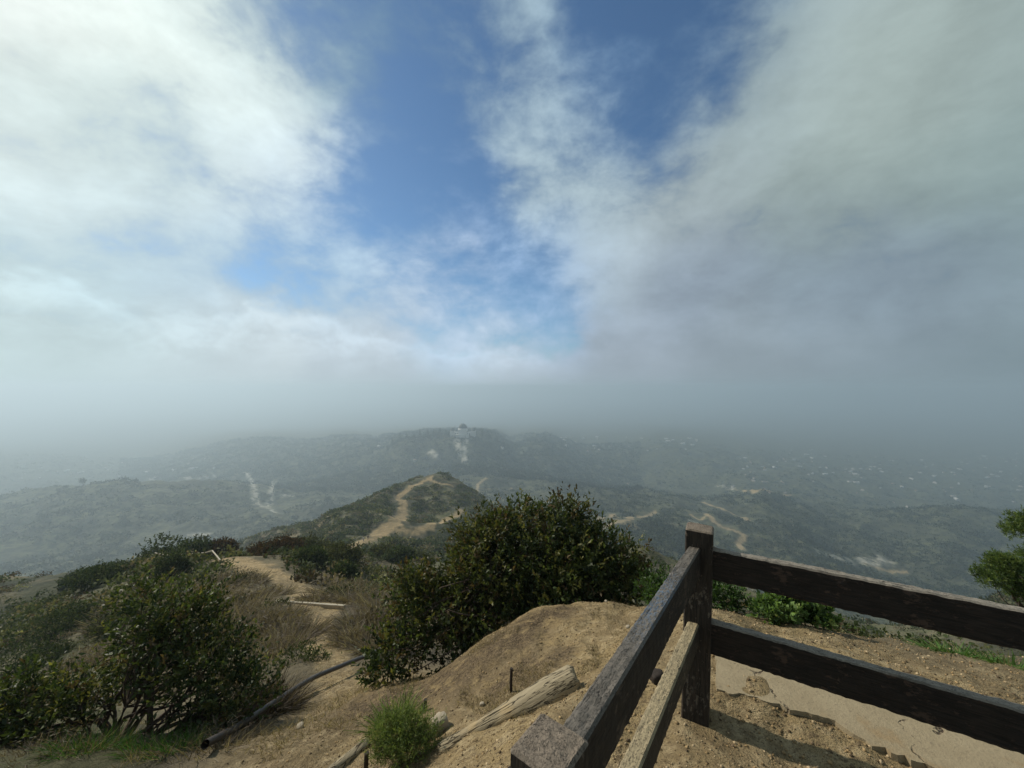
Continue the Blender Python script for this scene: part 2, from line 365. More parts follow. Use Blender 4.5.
# bare summit and mound near the fence; patchy soil further down the left slope
near_r = np.interp(PXG, [-200, 200, 330, 420, 520, 600, 700, 1300], [2.9, 3.2, 5.0, 4.6, 5.0, 5.2, 3.6, 3.6])
DIRT = np.maximum(DIRT, 1 - sstep(RHO, near_r * .8, near_r * 1.25))
pn = gnoise(GX / 3.1, GY / 3.1) + .5 * gnoise(GX / 1.1, GY / 1.1)
DIRT = np.maximum(DIRT, sstep(pn, -.1, .5) * (1 - sstep(RHO, 7, 14)) * .7 * sstep(PXG, 260, 330))
pn2 = gnoise(GX / 45, GY / 45) + .6 * gnoise(GX / 17, GY / 17)
DIRT = np.maximum(DIRT, sstep(pn2, .35, .75) * .45 * sstep(RHO, 60, 100) * (1 - sstep(RHO, 500, 900)))
DRY = np.interp(RHO, [10, 20, 60, 90, 200], [.75, .75, .5, .25, .15]) * np.interp(PXG, [-100, 100, 180, 400], [.25, .35, 1, 1])

DD = DIRT.copy()
for di in (-3, -2, -1, 1, 2, 3): DD = np.maximum(DD, np.roll(DIRT, di, 1)); 
D2 = DD.copy()
for di in (-2, -1, 1, 2, 3): D2 = np.maximum(D2, np.roll(DD, di, 0))
m = bpy.data.materials.new("land"); m.use_nodes = True; g = NT(m.node_tree)
out = g.n('ShaderNodeOutputMaterial'); bs = g.n('ShaderNodeBsdfPrincipled'); g.l(bs.outputs[0], out.inputs[0])
pos = g.n('ShaderNodeNewGeometry').outputs['Position']
A_d = g.n('ShaderNodeAttribute', attribute_name='dirt').outputs['Fac']
A_p = g.n('ShaderNodeAttribute', attribute_name='pale').outputs['Fac']
A_y = g.n('ShaderNodeAttribute', attribute_name='dry').outputs['Fac']
nf = g.noise(pos, 9, 6, .65); nm = g.noise(pos, 1.3, 5, .6); nl = g.noise(pos, .09, 6, .62); nll = g.noise(pos, .011, 5, .6); nff = g.noise(pos, 60, 4, .7); nmid = g.noise(pos, .35, 5, .65); n28 = g.noise(pos, 26, 5, .68)
dirt = g.mix(g.ramp(nm, .35, .68), (.325, .240, .122), (.215, .160, .088))
dirt = g.mix(g.ramp(nf, .42, .72), dirt, (.43, .335, .195))
dirt = g.mix(g.m('MULTIPLY', g.ramp(n28, .50, .64), g.ramp(nm, .62, .42, .25, .85)), dirt, (.135, .098, .058))
dirt = g.mix(g.ramp(nff, .56, .70), dirt, (.12, .085, .05))
vgreen = g.mix(g.ramp(nl, .42, .58), (.018, .028, .014), (.088, .098, .045))
vgreen = g.mix(g.ramp(nll, .44, .66, 0.0, .75), vgreen, (.020, .030, .018))
vdry = g.mix(g.ramp(nm, .35, .65), (.115, .092, .066), (.20, .155, .10))
veg = g.mix(A_y, vgreen, vdry)
# bushes and the soil between them
vor = g.n('ShaderNodeTexVoronoi', feature='F1'); g.l(pos, vor.inputs['Vector']); vor.inputs['Scale'].default_value = .22
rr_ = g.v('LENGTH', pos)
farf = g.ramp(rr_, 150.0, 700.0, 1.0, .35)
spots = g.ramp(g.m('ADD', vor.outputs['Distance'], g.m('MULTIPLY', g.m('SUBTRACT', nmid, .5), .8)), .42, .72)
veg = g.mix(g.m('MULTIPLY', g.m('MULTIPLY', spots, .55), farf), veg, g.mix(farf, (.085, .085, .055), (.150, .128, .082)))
A_l = g.n('ShaderNodeAttribute', attribute_name='litter').outputs['Fac']
lit_ = g.mix(g.ramp(nff, .4, .65), (.070, .050, .030), (.21, .155, .095))
dirt = g.mix(g.m('MULTIPLY', A_l, g.ramp(nf, .30, .55)), dirt, lit_)
base = g.mix(A_d, veg, dirt)
base = g.mix(g.m('MULTIPLY', g.m('MULTIPLY', A_p, .85), g.ramp(g.noise(pos, .06, 5, .7), .38, .56)), base, (.48, .44, .36))
g.l(base, bs.inputs['Base Color']); bs.inputs['Roughness'].default_value = .95; bs.inputs['Specular IOR Level'].default_value = .15
b1 = g.bump(nll, .6, 14.0); b2 = g.bump(nl, .7, 3.5, b1); b2b = g.bump(nmid, .6, .8, b2); b3 = g.bump(nf, .9, .05, b2b); b3 = g.bump(n28, 1.0, .03, b3); b4 = g.bump(nff, .9, .012, b3)
g.l(b4, bs.inputs['Normal'])
MAT_LAND = m
rings = (.002, .15, .5)   # close the sheet under the photographer
VX = np.concatenate([GX[:1] * k for k in rings] + [GX]); VY = np.concatenate([GY[:1] * k for k in rings] + [GY]); VZ = np.concatenate([GZ[:1]] * len(rings) + [GZ])
pad = lambda A, v: np.concatenate([np.full((len(rings), NC), v), A]).ravel()
idx = np.arange(len(VX) * NC).reshape(len(VX), NC)
f = np.stack([idx[:-1, :-1], idx[:-1, 1:], idx[1:, 1:], idx[1:, :-1]], -1).reshape(-1, 4)[:, ::-1]
V = np.stack([VX, VY, VZ], -1).reshape(-1, 3)
me = mesh_np("terrain", V, f, True, {'dirt': pad(DIRT, 1.), 'pale': pad(PALE, 0.), 'dry': pad(DRY, 0.), 'litter': pad(LIT, 0.)})
terrain = tag(link("terrain", me, None, MAT_LAND), kind='structure')
# ------------------------------------------------------------------ haze
HAZE_DENSITY = 1 / 2150.0
m = bpy.data.materials.new("haze_air"); m.use_nodes = True; g = NT(m.node_tree)
out = g.n('ShaderNodeOutputMaterial'); pv = g.n('ShaderNodeVolumePrincipled')
pv.inputs['Color'].default_value = (.59, .715, .815, 1); pv.inputs['Density'].default_value = HAZE_DENSITY; pv.inputs['Anisotropy'].default_value = .36
g.l(pv.outputs[0], out.inputs['Volume'])
bm = bmesh.new(); bmesh.ops.create_cube(bm, size=1)
for v in bm.verts: v.co = Vector((v.co.x * 40000, v.co.y * 40000, -405 if v.co.z < 0 else 42.0))
hz = bm_obj("haze", bm, m); hz['kind'] = 'stuff'; hz['label'] = 'pale blue-grey haze filling the valley and hiding the far city'; hz['category'] = 'haze'
HAZE_OBJ = hz

# ------------------------------------------------------------------ wood
def wood_mat(name, paint, bare, top_bare, worn=.5, blue=False, side=None):
    m = bpy.data.materials.new(name); m.use_nodes = True; g = NT(m.node_tree)
    out = g.n('ShaderNodeOutputMaterial'); bs = g.n('ShaderNodeBsdfPrincipled'); g.l(bs.outputs[0], out.inputs[0])
    oc = g.n('ShaderNodeTexCoord').outputs['Object']
    geo = g.n('ShaderNodeNewGeometry')
    st = g.v('MULTIPLY', oc, (1.2, 14, 14))
    grain = g.noise(st, 6, 6, .65, 1.2); fine = g.noise(g.v('MULTIPLY', oc, (3, 60, 60)), 3, 4, .6)
    chip = g.noise(g.v('MULTIPLY', oc, (1, 2.2, 2.2)), 22, 6, .68); big = g.noise(oc, 5, 4, .6)
    sep = g.n('ShaderNodeSeparateXYZ'); g.l(geo.outputs['Normal'], sep.inputs[0])
    up = g.ramp(sep.outputs[2], .35, .85)
    wear = g.m('ADD', g.m('MULTIPLY', chip, .7), g.m('MULTIPLY', big, .45))
    wside = g.ramp(wear, .63, .66)
    wtop = g.ramp(g.m('ADD', wear, worn * .3 - .15), .50, .62)
    strk = g.noise(g.v('MULTIPLY', oc, (1.5, 40, 40)), 5, 5, .7)
    pc = g.mix(g.ramp(grain, .3, .7), tuple(c * .45 for c in paint), tuple(c * 2.0 for c in paint))
    pc = g.mix(g.m('MULTIPLY', g.ramp(strk, .55, .72), .55), pc, (paint[0] * 5, paint[1] * 4.2, paint[2] * 3.8))
    pc = g.mix(g.m('MULTIPLY', g.ramp(chip, .60, .66), .5), pc, (.060, .028, .020))
    bc = g.mix(grain, tuple(c * .5 for c in bare), tuple(c * 1.35 for c in bare))
    tc = g.mix(grain, tuple(c * .45 for c in top_bare), tuple(c * 1.4 for c in top_bare))
    if blue:
        bz = g.noise(g.v('MULTIPLY', oc, (1, 2, 2)), 70, 6, .75)
        sx = g.n('ShaderNodeSeparateXYZ'); g.l(oc, sx.inputs[0])
        zone = g.m('MULTIPLY', g.ramp(sx.outputs[0], -.42, -.05), g.ramp(sx.outputs[0], .42, .05))
        tc = g.mix(g.m('MULTIPLY', g.ramp(bz, .47, .56), zone), tc, (.085, .125, .18))
        tc = g.mix(g.ramp(bz, .60, .66), tc, (.030, .024, .022))
    c = g.mix(g.m('MULTIPLY', wside, .8), pc, bc)
    c = g.mix(g.m('MULTIPLY', up, wtop), c, tc)
    ck = g.noise(g.v('MULTIPLY', oc, (1.0, 16, 16)), 3.5, 3, .5, .6); crack = g.m('MULTIPLY', g.ramp(g.m('ABSOLUTE', g.m('SUBTRACT', ck, .5)), .0, .010, 1, 0), g.ramp(big, .42, .55))
    fleck = g.noise(g.v('MULTIPLY', oc, (1, 1.8, 1.8)), 120, 4, .7)
    c = g.mix(g.m('MULTIPLY', g.m('MULTIPLY', up, wtop), g.ramp(fleck, .50, .62)), c, tuple(q * .38 for q in top_bare))
    c = g.mix(g.m('MULTIPLY', g.ramp(fleck, .66, .72), .6), c, tuple(q * 1.5 for q in bare))
    c = g.mix(crack, c, (.006, .005, .004))
    g.l(c, bs.inputs['Base Color']); bs.inputs['Roughness'].default_value = .72; bs.inputs['Specular IOR Level'].default_value = .3
    h = g.m('ADD', g.m('MULTIPLY', g.m('SUBTRACT', grain, crack), .6), g.m('ADD', g.m('MULTIPLY', fine, .35), g.m('MULTIPLY', wside, -.5)))
    g.l(g.bump(h, .8, .006), bs.inputs['Normal'])
    return m
M_DARK = wood_mat("brown_paint", (.0125, .0090, .007), (.075, .048, .035), (.25, .22, .18), 1.6)
M_DARKB = wood_mat("brown_paint_scratched", (.012, .009, .007), (.075, .055, .04), (.135, .118, .098), 1.0, True)
M_TAN = wood_mat("dusty_plank", (.022, .017, .012), (.10, .08, .055), (.36, .29, .175), 1.6)
M_POST = wood_mat("weathered_post", (.020, .015, .011), (.13, .105, .08), (.20, .160, .12), 1.2)

def place(o, M, parent):
    o.matrix_basis = (Matrix.Translation(-parent.location) @ M) if parent is not None else M
def beam(name, a, b, wd, ht, mat, parent, n=40, upref=Vector((0, 0, 1)), rough=.0025, bev=.006, taper=1.0, dome=0.0):
    a = Vector(a); b = Vector(b); L = (b - a).length; x = (b - a).normalized(); y = upref.cross(x).normalized(); z = x.cross(y)
    M = Matrix(((x.x, y.x, z.x, 0), (x.y, y.y, z.y, 0), (x.z, y.z, z.z, 0), (0, 0, 0, 1))); M.translation = (a + b) / 2
    hw, hh = wd / 2, ht / 2
    sec = []
    def seg(p, q, k):
        for i in range(k): sec.append((p[0] + (q[0] - p[0]) * i / k, p[1] + (q[1] - p[1]) * i / k))
    c = [(-hw + bev, -hh), (hw - bev, -hh), (hw, -hh + bev), (hw, hh - bev), (hw - bev, hh), (-hw + bev, hh), (-hw, hh - bev), (-hw, -hh + bev)]
    for i in range(8): seg(c[i], c[(i + 1) % 8], 4 if i % 2 == 0 else 1)
    bm = bmesh.new(); rings = []
    xs = [-L / 2, -L / 2 + bev] + [(-L / 2 + bev) + (L - 2 * bev) * i / n for i in range(1, n)] + [L / 2 - bev, L / 2]
    seed = random.random() * 100
    for k, xx in enumerate(xs):
        s = (1 - bev / max(hw, hh) * 1.0) if k in (0, len(xs) - 1) else 1.0
        ring = []
        for (yy, z2) in sec:
            nx = .25 * gnoise(np.array([xx * 5 + seed]), np.array([(yy + z2 * 1.7) * 30 + seed]))[0] + .5 * gnoise(np.array([xx * 42 + seed]), np.array([(yy - z2) * 60]))[0]
            q = 1 + nx * rough / min(hw, hh)
            ring.append(bm.verts.new((xx, yy * s * q, z2 * s * q)))
        rings.append(ring)
    for r0, r1 in zip(rings[:-1], rings[1:]):
        for i in range(len(sec)):
            j = (i + 1) % len(sec); bm.faces.new((r0[i], r0[j], r1[j], r1[i]))
    bm.faces.new(list(reversed(rings[0])))
    # the far end: slightly domed and split
    r = rings[-1]; cc = bm.verts.new((L / 2 + dome, 0, 0))
    prev = r
    for q_ in (.93, .8, .65, .5, .35, .2):
        mid = [bm.verts.new((L / 2 + dome * (1 - q_) + rough * 1.1 * gnoise(np.array([v.co.y * q_ * 38 + seed]), np.array([v.co.z * q_ * 38]))[0], v.co.y * q_, v.co.z * q_)) for v in r]
        for i in range(len(r)): j = (i + 1) % len(r); bm.faces.new((prev[i], prev[j], mid[j], mid[i]))
        prev = mid
    for i in range(len(r)): bm.faces.new((prev[i], prev[(i + 1) % len(r)], cc))
    bmesh.ops.recalc_face_normals(bm, faces=bm.faces)
    o = bm_obj(name, bm, mat, parent); place(o, M, parent)
    return o

# ------------------------------------------------------------------ fence
fence = empty("wooden_fence", (.867, 1.855, ground(.867, 1.855)))
tag(fence, "weathered dark brown post-and-rail fence at the edge of the viewpoint", "fence")
ur = Vector((.877, -.481, 0)).normalized(); ul = Vector((-.56, -.828, 0)).normalized()
pc = Vector((.902, 1.93, 0)); nl_ = Vector((.481, .877, 0))
pt = pc + Vector((.036, 0, .905))
beam("post", pc + Vector((0, 0, -.35)), pt, .122, .122, M_POST, fence, upref=ur, dome=.006)
# near post under the photographer's hand
p0 = Vector((.070, .720, 0))
beam("post", p0 + Vector((0, 0, -.4)), p0 + Vector((0, 0, .942)), .108, .108, M_POST, fence, upref=Vector((.62, .78, 0)), dome=.003, rough=.003, n=60)
p2 = pc + ur * 2.55
beam("post", p2 + Vector((0, 0, -.3)), p2 + Vector((0, 0, .97)), .122, .122, M_POST, fence, upref=ur, dome=.006)
def rail(a, b, za, zb, h, wd, mat):
    beam("rail", Vector((a.x, a.y, za - h / 2)), Vector((b.x, b.y, zb - h / 2)), wd, h, mat, fence, n=140, rough=.0026)
rail(pc + ur * .045 , p2, .82, .765, .145, .048, M_DARK)
rail(pc + ur * .045, p2, .468, .40, .155, .048, M_DARK)
rail(p0 + Vector((.042, .030, 0)), pc + Vector((.006, -.018, 0)), .925, .822, .135, .054, M_DARKB)
rail(p0 + Vector((.05, .05, 0)), pc + Vector((.002, -.012, 0)), .60, .455, .10, .052, M_TAN)

# ------------------------------------------------------------------ leaves, twigs, shrubs
def leaf_mat(name, rough=.5, trans=.35, spec=.4):
    m = bpy.data.materials.new(name); m.use_nodes = True; g = NT(m.node_tree)
    out = g.n('ShaderNodeOutputMaterial'); bs = g.n('ShaderNodeBsdfPrincipled'); tr = g.n('ShaderNodeBsdfTranslucent')
    at = g.n('ShaderNodeAttribute', attribute_name='tint').outputs['Color']
    g.l(at, bs.inputs['Base Color']); bs.inputs['Roughness'].default_value = rough; bs.inputs['Specular IOR Level'].default_value = spec
    g.l(g.v('MULTIPLY', at, (1.5, 1.5, .7)), tr.inputs['Color'])
    mx = g.n('ShaderNodeMixShader'); mx.inputs[0].default_value = trans
    g.l(bs.outputs[0], mx.inputs[1]); g.l(tr.outputs[0], mx.inputs[2]); g.l(mx.outputs[0], out.inputs[0])
    return m
M_LEAF = leaf_mat("leaf", .55, .32, .28); M_DULL = leaf_mat("dull_leaf", .8, .28, .15)
def plain_mat(name, col, rough=.8, bumps=None, var=.35, spec=.2, metal=0):
    m = bpy.data.materials.new(name); m.use_nodes = True; g = NT(m.node_tree)
    out = g.n('ShaderNodeOutputMaterial'); bs = g.n('ShaderNodeBsdfPrincipled'); g.l(bs.outputs[0], out.inputs[0])
    oc = g.n('ShaderNodeTexCoord').outputs['Object']; sc_, dist = bumps or (20, .01)
    nz = g.noise(oc, sc_, 6, .65)
    g.l(g.mix(nz, tuple(c * (1 - var) for c in col), tuple(c * (1 + var) for c in col)), bs.inputs['Base Color'])
    bs.inputs['Roughness'].default_value = rough; bs.inputs['Specular IOR Level'].default_value = spec; bs.inputs['Metallic'].default_value = metal
    g.l(g.bump(nz, .7, dist), bs.inputs['Normal'])
    return m
M_BARK = plain_mat("bark", (.075, .055, .042), .9, (25, .01))
M_DEAD = plain_mat("dead_wood", (.16, .13, .105), .9, (30, .005))

def norm(v): return v / (np.linalg.norm(v, axis=-1, keepdims=True) + 1e-9)
def leaf_quads(p, d, size, aspect=.42, fold=.25):
    """leaf mesh arrays: p base points, d directions, size lengths"""
    n = len(p); r = norm(rng.normal(size=(n, 3))); s = norm(np.cross(d, r)); u = np.cross(s, d)
    L = np.asarray(size)[:, None] * np.ones((n, 1)); W = L * aspect * .5
    midp = p + d * L * .5
    v = np.stack([p, midp + s * W + u * W * fold * 2, p + d * L - u * L * .12, midp - s * W + u * W * fold * 2], 1)
    return v.reshape(-1, 3), (np.arange(n)[:, None] * 4 + np.arange(4)[None])
def pick_cols(n, cols, wts, jit=.18):
    cols = np.array(cols); i = rng.choice(len(cols), n, p=np.array(wts) / sum(wts))
    return np.clip(cols[i] * (1 + rng.normal(size=(n, 1)) * jit), .004, 1)
def tube_pts(path, r0, r1, sides=5):
    path = np.array(path, float); n = len(path); t = np.gradient(path, axis=0); t = norm(t)
    ref = np.array([.3, .2, 1.0]); s = norm(np.cross(t, ref)); u = np.cross(s, t)
    rr = np.linspace(r0, r1, n)[:, None, None]; an = np.arange(sides) * 2 * np.pi / sides
    v = path[:, None] + rr * (np.cos(an)[None, :, None] * s[:, None] + np.sin(an)[None, :, None] * u[:, None])
    v = v.reshape(-1, 3); F_ = []
    for k in range(n - 1):
        for i in range(sides):
            j = (i + 1) % sides; F_.append((k * sides + i, k * sides + j, (k + 1) * sides + j, (k + 1) * sides + i))
    return v, np.array(F_)
def join(parts):
    vs, fs, o = [], [], 0
    for v, f in parts:
        vs.append(v); fs.append(f + o); o += len(v)
    return np.concatenate(vs), np.concatenate(fs)
def curve_path(a, b, n=7, wob=.12, sag=.0):
    a = np.array(a, float); b = np.array(b, float); L = np.linalg.norm(b - a); t = np.linspace(0, 1, n)[:, None]
    w1 = rng.normal(size=3) * wob * L; w2 = rng.normal(size=3) * wob * L * .5
    p = a + (b - a) * t + w1 * np.sin(np.pi * t) + w2 * np.sin(2 * np.pi * t)
    p[:, 2] += sag * L * np.sin(np.pi * t[:, 0])
    return p

GREEN = [(.040, .058, .018), (.065, .085, .026), (.130, .130, .042), (.090, .066, .034), (.022, .036, .013)]
GREEN_W = [4, 4, 1.5, .6, 3]
def shoot_bush(name, base, lobes, shoots, per, leaf, cols, wts, mat=M_LEAF, shoot_len=.16, up=.45, limbs=10, trunk_r=.035, twigs=60, aspect=.42, open_=.5, tipfn=None):
    """lobes: (centre Vector, rx, rz).  Thing > foliage, branch"""
    base = Vector(base); root = empty(name, base); b = np.array(base)
    vol = np.array([rx * rx * rz for _, rx, rz in lobes]) ** .75; k = rng.choice(len(lobes), shoots, p=vol / vol.sum())
    C = np.array([tuple(l[0]) for l in lobes])[k]; RX = np.array([[l[1], l[1], l[2]] for l in lobes])[k]
    d = norm(rng.normal(size=(shoots, 3))); rad = rng.uniform(0, 1, (shoots, 1)) ** open_
    lump = 1 + .22 * np.sin(d[:, :1] * 5 + C[:, :1] * 9) * np.cos(d[:, 2:] * 6 + C[:, 1:2] * 7)
    sp = C + d * RX * rad * lump
    sd_ = norm(d + np.array([0, 0, up * 2]) + rng.normal(size=(shoots, 3)) * .35)
    tpar = rng.uniform(0, 1, (shoots, per, 1))
    sl_ = shoot_len * rng.uniform(.5, 1.5, (shoots, 1, 1))
    lp = sp[:, None] + sd_[:, None] * sl_ * tpar
    rr = norm(rng.normal(size=(shoots, per, 3)))
    ld = norm(sd_[:, None] * (.35 + .8 * tpar) + rr * .8)
    lp = lp.reshape(-1, 3); ld = ld.reshape(-1, 3); n = len(lp)
    size = leaf * rng.uniform(.6, 1.25, n)
    col = np.repeat(pick_cols(shoots, cols, wts, .22), per, 0) * (1 + rng.normal(size=(n, 1)) * .12)
    if tipfn is not None:
        m_, tc_ = tipfn(lp); m_ = m_[:, None] * np.repeat(rng.uniform(0, 1, shoots) ** .6, per)[:, None]; col = col * (1 - m_) + np.array(tc_) * m_
    v, f = leaf_quads(lp, ld, size, aspect)
    link('foliage', mesh_np('foliage', v - b, f, False, {'tint': np.repeat(np.clip(col, .003, 1), 4, 0)}), root, mat)
    parts = []
    ends = sp[rng.choice(shoots, limbs)]
    mains = []
    for e in ends:
        pa = curve_path(b - [0, 0, .08], b + (e - b) * .8, 8, .10); mains.append(pa); parts.append(tube_pts(pa, trunk_r * rng.uniform(.6, 1), trunk_r * .25, 6))
    for i in range(twigs):
        e = sp[rng.integers(shoots)]; M_ = mains[np.argmin([np.linalg.norm(q[-2] - e) for q in mains])]
        s = M_[rng.integers(3, 7)]
        parts.append(tube_pts(curve_path(s, e, 5, .1), trunk_r * .28, trunk_r * .08, 4))
    v, f = join(parts)
    link('branch', mesh_np('branch', v - b, f, True), root, M_BARK)
    return root
def gp(px, Y, dz=0.0):
    x = (px - 512) / F * Y
    return Vector((x, Y, ground(x, Y) + dz))
LB = lambda L: [(P(px, py, Y), r, r * q) for px, py, Y, r, q in L]

b = shoot_bush("laurel_shrub", gp(520, 4.75), LB([(555,560,5.1,.58,.85),(603,566,5.1,.48,.85),(490,572,5.0,.5,.85),(440,612,4.75,.46,.8),(510,625,4.7,.5,.8),(398,652,4.45,.30,.8),
     (565,520,5.3,.30,.75),(622,588,4.95,.34,.8),(565,590,4.8,.45,.8),(480,546,5.3,.34,.85),(498,530,5.3,.28,.9),(415,590,4.9,.28,.8),(470,650,4.45,.32,.7),(385,675,4.2,.17,.9),(525,520,5.4,.26,.75)]),
     6200, 9, .060, GREEN, [4, 4, 2.4, 1.6, 2.6], limbs=16, trunk_r=.04, twigs=240, shoot_len=.2, up=.35, open_=.42,
     tipfn=lambda p: (sstep(p[:, 2], -.15, .42) * sstep(p[:, 0], .2, .9) * 1.0 + sstep(-p[:, 0], -.1, .6) * .25 * sstep(p[:, 2], -1.2, -.4), (.080, .042, .022)))
tag(b, "large dark green leathery-leaved shrub on the dirt mound beside the fence", "shrub")
b = shoot_bush("laurel_shrub", gp(120, 4.0), LB([(165,632,4.1,.42,.9),(205,665,4.0,.42,.85),(95,690,3.95,.24,.7),(60,712,3.85,.36,.7),(8,722,3.8,.34,.8),(235,700,3.9,.34,.8),
     (140,604,4.3,.24,.9),(195,612,4.3,.26,.9),(-40,745,3.8,.4,.7),(215,715,3.85,.22,.6),(25,690,3.9,.22,.7)]),
     2300, 9, .052, GREEN, [4, 4, 2.0, .8, 3], limbs=22, trunk_r=.032, twigs=260, shoot_len=.18, up=.4, open_=.5)
tag(b, "dark green shrub with bare crooked stems in the bottom left corner of the slope", "shrub")

parts = []
for pl, r0, r1 in (([(122,748,4.0),(112,735,4.0),(103,722,4.0),(84,722,3.95),(55,726,3.9),(20,722,3.85)], .034, .014), ([(104,723,4.0),(112,705,4.0),(128,680,4.0),(140,645,4.05),(150,610,4.1)], .026, .010),
                   ([(150,742,3.95),(150,715,3.95),(152,690,4.0),(165,665,4.0),(180,630,4.05)], .030, .012), ([(238,745,3.9),(246,728,3.85),(252,712,3.8),(262,690,3.8)], .022, .008), ([(84,722,3.95),(70,705,3.95),(50,695,3.95)], .016, .006)):
    q = np.array([P(*c) for c in pl]); tk_ = np.arange(len(q)); tq_ = np.linspace(0, len(q) - 1, 24)
    v, f = tube_pts(np.stack([pchip(tk_.astype(float), q[:, i], tq_) for i in range(3)], 1), r0, r1, 8)
    link('limb', mesh_np('limb', v - np.array(b.location), f, True), b, M_BARK)
# conifer at the right edge
NEED = [(.085, .130, .030), (.055, .090, .022), (.14, .18, .045), (.035, .06, .016)]
b = shoot_bush("pine_tree", gp(1065, 6.2), LB([(1030,524,6.0,.24,.7),(1013,531,6.0,.13,.7),(1010,570,6.0,.28,.7),(991,577,6.0,.20,.7),(1003,562,6.0,.16,.6),(1028,592,5.9,.26,.7),(1040,560,6.1,.26,.8),(1066,530,6.3,.4,.8),(1096,580,6.1,.5,.8),(1080,490,6.4,.35,.9),(1066,620,6.0,.35,.7)]),
     9500, 11, .045, NEED, [3, 3, 2.2, 2], limbs=10, trunk_r=.06, twigs=60, aspect=.2, shoot_len=.05, up=.5, open_=.45)
b.children[1].name = 'trunk'
tag(b, "bright green bushy conifer past the fence at the right edge of the view", "tree")

# small green shrubs just beyond the fence
BR = [(.10, .165, .045), (.14, .215, .065), (.065, .115, .032), (.22, .28, .11)]
b = shoot_bush("round_leaf_shrub", gp(792, 3.0), LB([(780,609,2.95,.14,.75),(805,611,2.95,.14,.7),(768,614,2.93,.10,.7),(822,618,2.9,.08,.6),(793,603,3.0,.12,.7)]),
     520, 8, .038, BR, [3, 3, 2, .8], limbs=8, trunk_r=.010, twigs=20, aspect=.6, shoot_len=.05, up=.6)
tag(b, "small round bright green leafy shrub behind the right-hand fence rails", "shrub")
b = shoot_bush("mat_shrub", gp(733, 3.25), LB([(722,599,3.2,.16,.7),(738,604,3.15,.08,.6),(705,594,3.3,.17,.7),(664,592,3.6,.24,.7),(688,600,3.4,.16,.6)]),
     800, 9, .032, [(.035, .07, .018), (.055, .10, .025), (.025, .05, .014)], [2, 2, 1], limbs=8, trunk_r=.010, twigs=20, aspect=.4, shoot_len=.06, up=.5)
tag(b, "low dark green shrub on the rim behind the tall corner post", "shrub")

def blades(name, base, n, rad, ht, wdt, cols, wts, lean=.5, mat=M_DULL, label=None, cat=None, kind=None, group=None, bases=None, segs=3, root=None):
    base = Vector(base); b = np.array(base)
    if bases is None:
        a = rng.uniform(0, 2 * np.pi, n); r = rad * np.sqrt(rng.uniform(0, 1, n)); X = b[0] + r * np.cos(a); Y_ = b[1] + r * np.sin(a)
        Z = np.array([ground(x, y) for x, y in zip(X, Y_)]) - .01; q = np.stack([X, Y_, Z], 1)
        outd = np.stack([np.cos(a) * r / rad, np.sin(a) * r / rad, np.zeros(n)], 1)
    else:
        q = bases; outd = np.zeros((n, 3))
    d = norm(outd * lean + rng.normal(size=(n, 3)) * .48 * (lean + .3) + np.array([0, 0, 1.0]))
    s = norm(np.cross(d, rng.normal(size=(n, 3)))); bend = norm(outd + rng.normal(size=(n, 3)) * .5) * lean * .5
    H = ht * rng.uniform(.45, 1.15, (n, 1)); V_ = []
    ts = np.linspace(0, 1, segs + 1)
    for t in ts:
        c = q + d * H * t + bend * H * t * t - np.array([0, 0, .18]) * H * t * t * lean; wd = wdt * (1 - .85 * t) * .5
        V_ += [c - s * wd, c + s * wd]
    v = np.stack(V_, 1).reshape(-1, 3); k = 2 * (segs + 1)
    f = np.concatenate([np.arange(n)[:, None] * k + np.array([2 * i, 2 * i + 1, 2 * i + 3, 2 * i + 2])[None] for i in range(segs)])
    col = np.repeat(pick_cols(n, cols, wts, .2), k, 0)
    me = mesh_np(name, v - (b if root is None else np.array(root.location)), f, False, {'tint': col})
    o = link(name, me, root, mat)
    if root is None: o.location = base
    return tag(o, label, cat, group, kind)

# feathery green broom at the trail edge
GB = [(.11, .155, .042), (.16, .205, .07), (.07, .10, .033), (.21, .20, .09)]
b = shoot_bush("broom_shrub", gp(405, 2.5), LB([(392,738,2.5,.13,.8),(415,735,2.5,.11,.8),(405,750,2.45,.15,.6),(430,742,2.5,.07,.7),(385,752,2.45,.09,.7),(400,722,2.52,.07,.7)]),
     1500, 9, .030, GB, [3, 3, 2, .7], M_DULL, limbs=10, trunk_r=.006, twigs=60, aspect=.13, shoot_len=.09, up=.9, open_=.7)
tag(b, "feathery light green shrub at the lower end of the weathered log", "shrub")
root = empty("weed_plant", gp(397, 3.05)); tag(root, "small yellow-green weed between the log end and the big shrub", "plant")
blades("foliage", gp(397, 3.05), 350, .14, .20, .014, GB, [3, 3, 1, 1], .8, root=root)
for k, (px, Y, rd, lab) in enumerate([(955, 2.66, .13, "bright green weeds seen in the gap between the right-hand rails, left clump"), (1005, 2.5, .12, "bright green weeds seen in the gap between the rails at the photo's right edge")]):
    root = empty("weed_plant", gp(px, Y)); tag(root, lab, "plant", "weeds beyond the fence")
    lp = gp(px, Y)
    blades("foliage", lp, 420, rd * 1.3, .085, .011, [(.06, .12, .03), (.09, .16, .045), (.14, .15, .06)], [3, 2, 1], 1.3, root=root)
# grass under the left shrub
for px, Y, lab in [(95, 3.25, "tuft of bright green grass below the bottom left shrub"), (168, 3.25, "darker grass tuft under the right stems of the bottom left shrub")]:
    root = empty("grass_tuft", gp(px, Y)); tag(root, lab, "grass tuft")
    blades("blade", gp(px, Y), 700, .26, .16, .006, [(.035, .085, .02), (.06, .12, .03), (.12, .11, .05)], [3, 2, 1], .7, root=root)['kind'] = 'stuff'

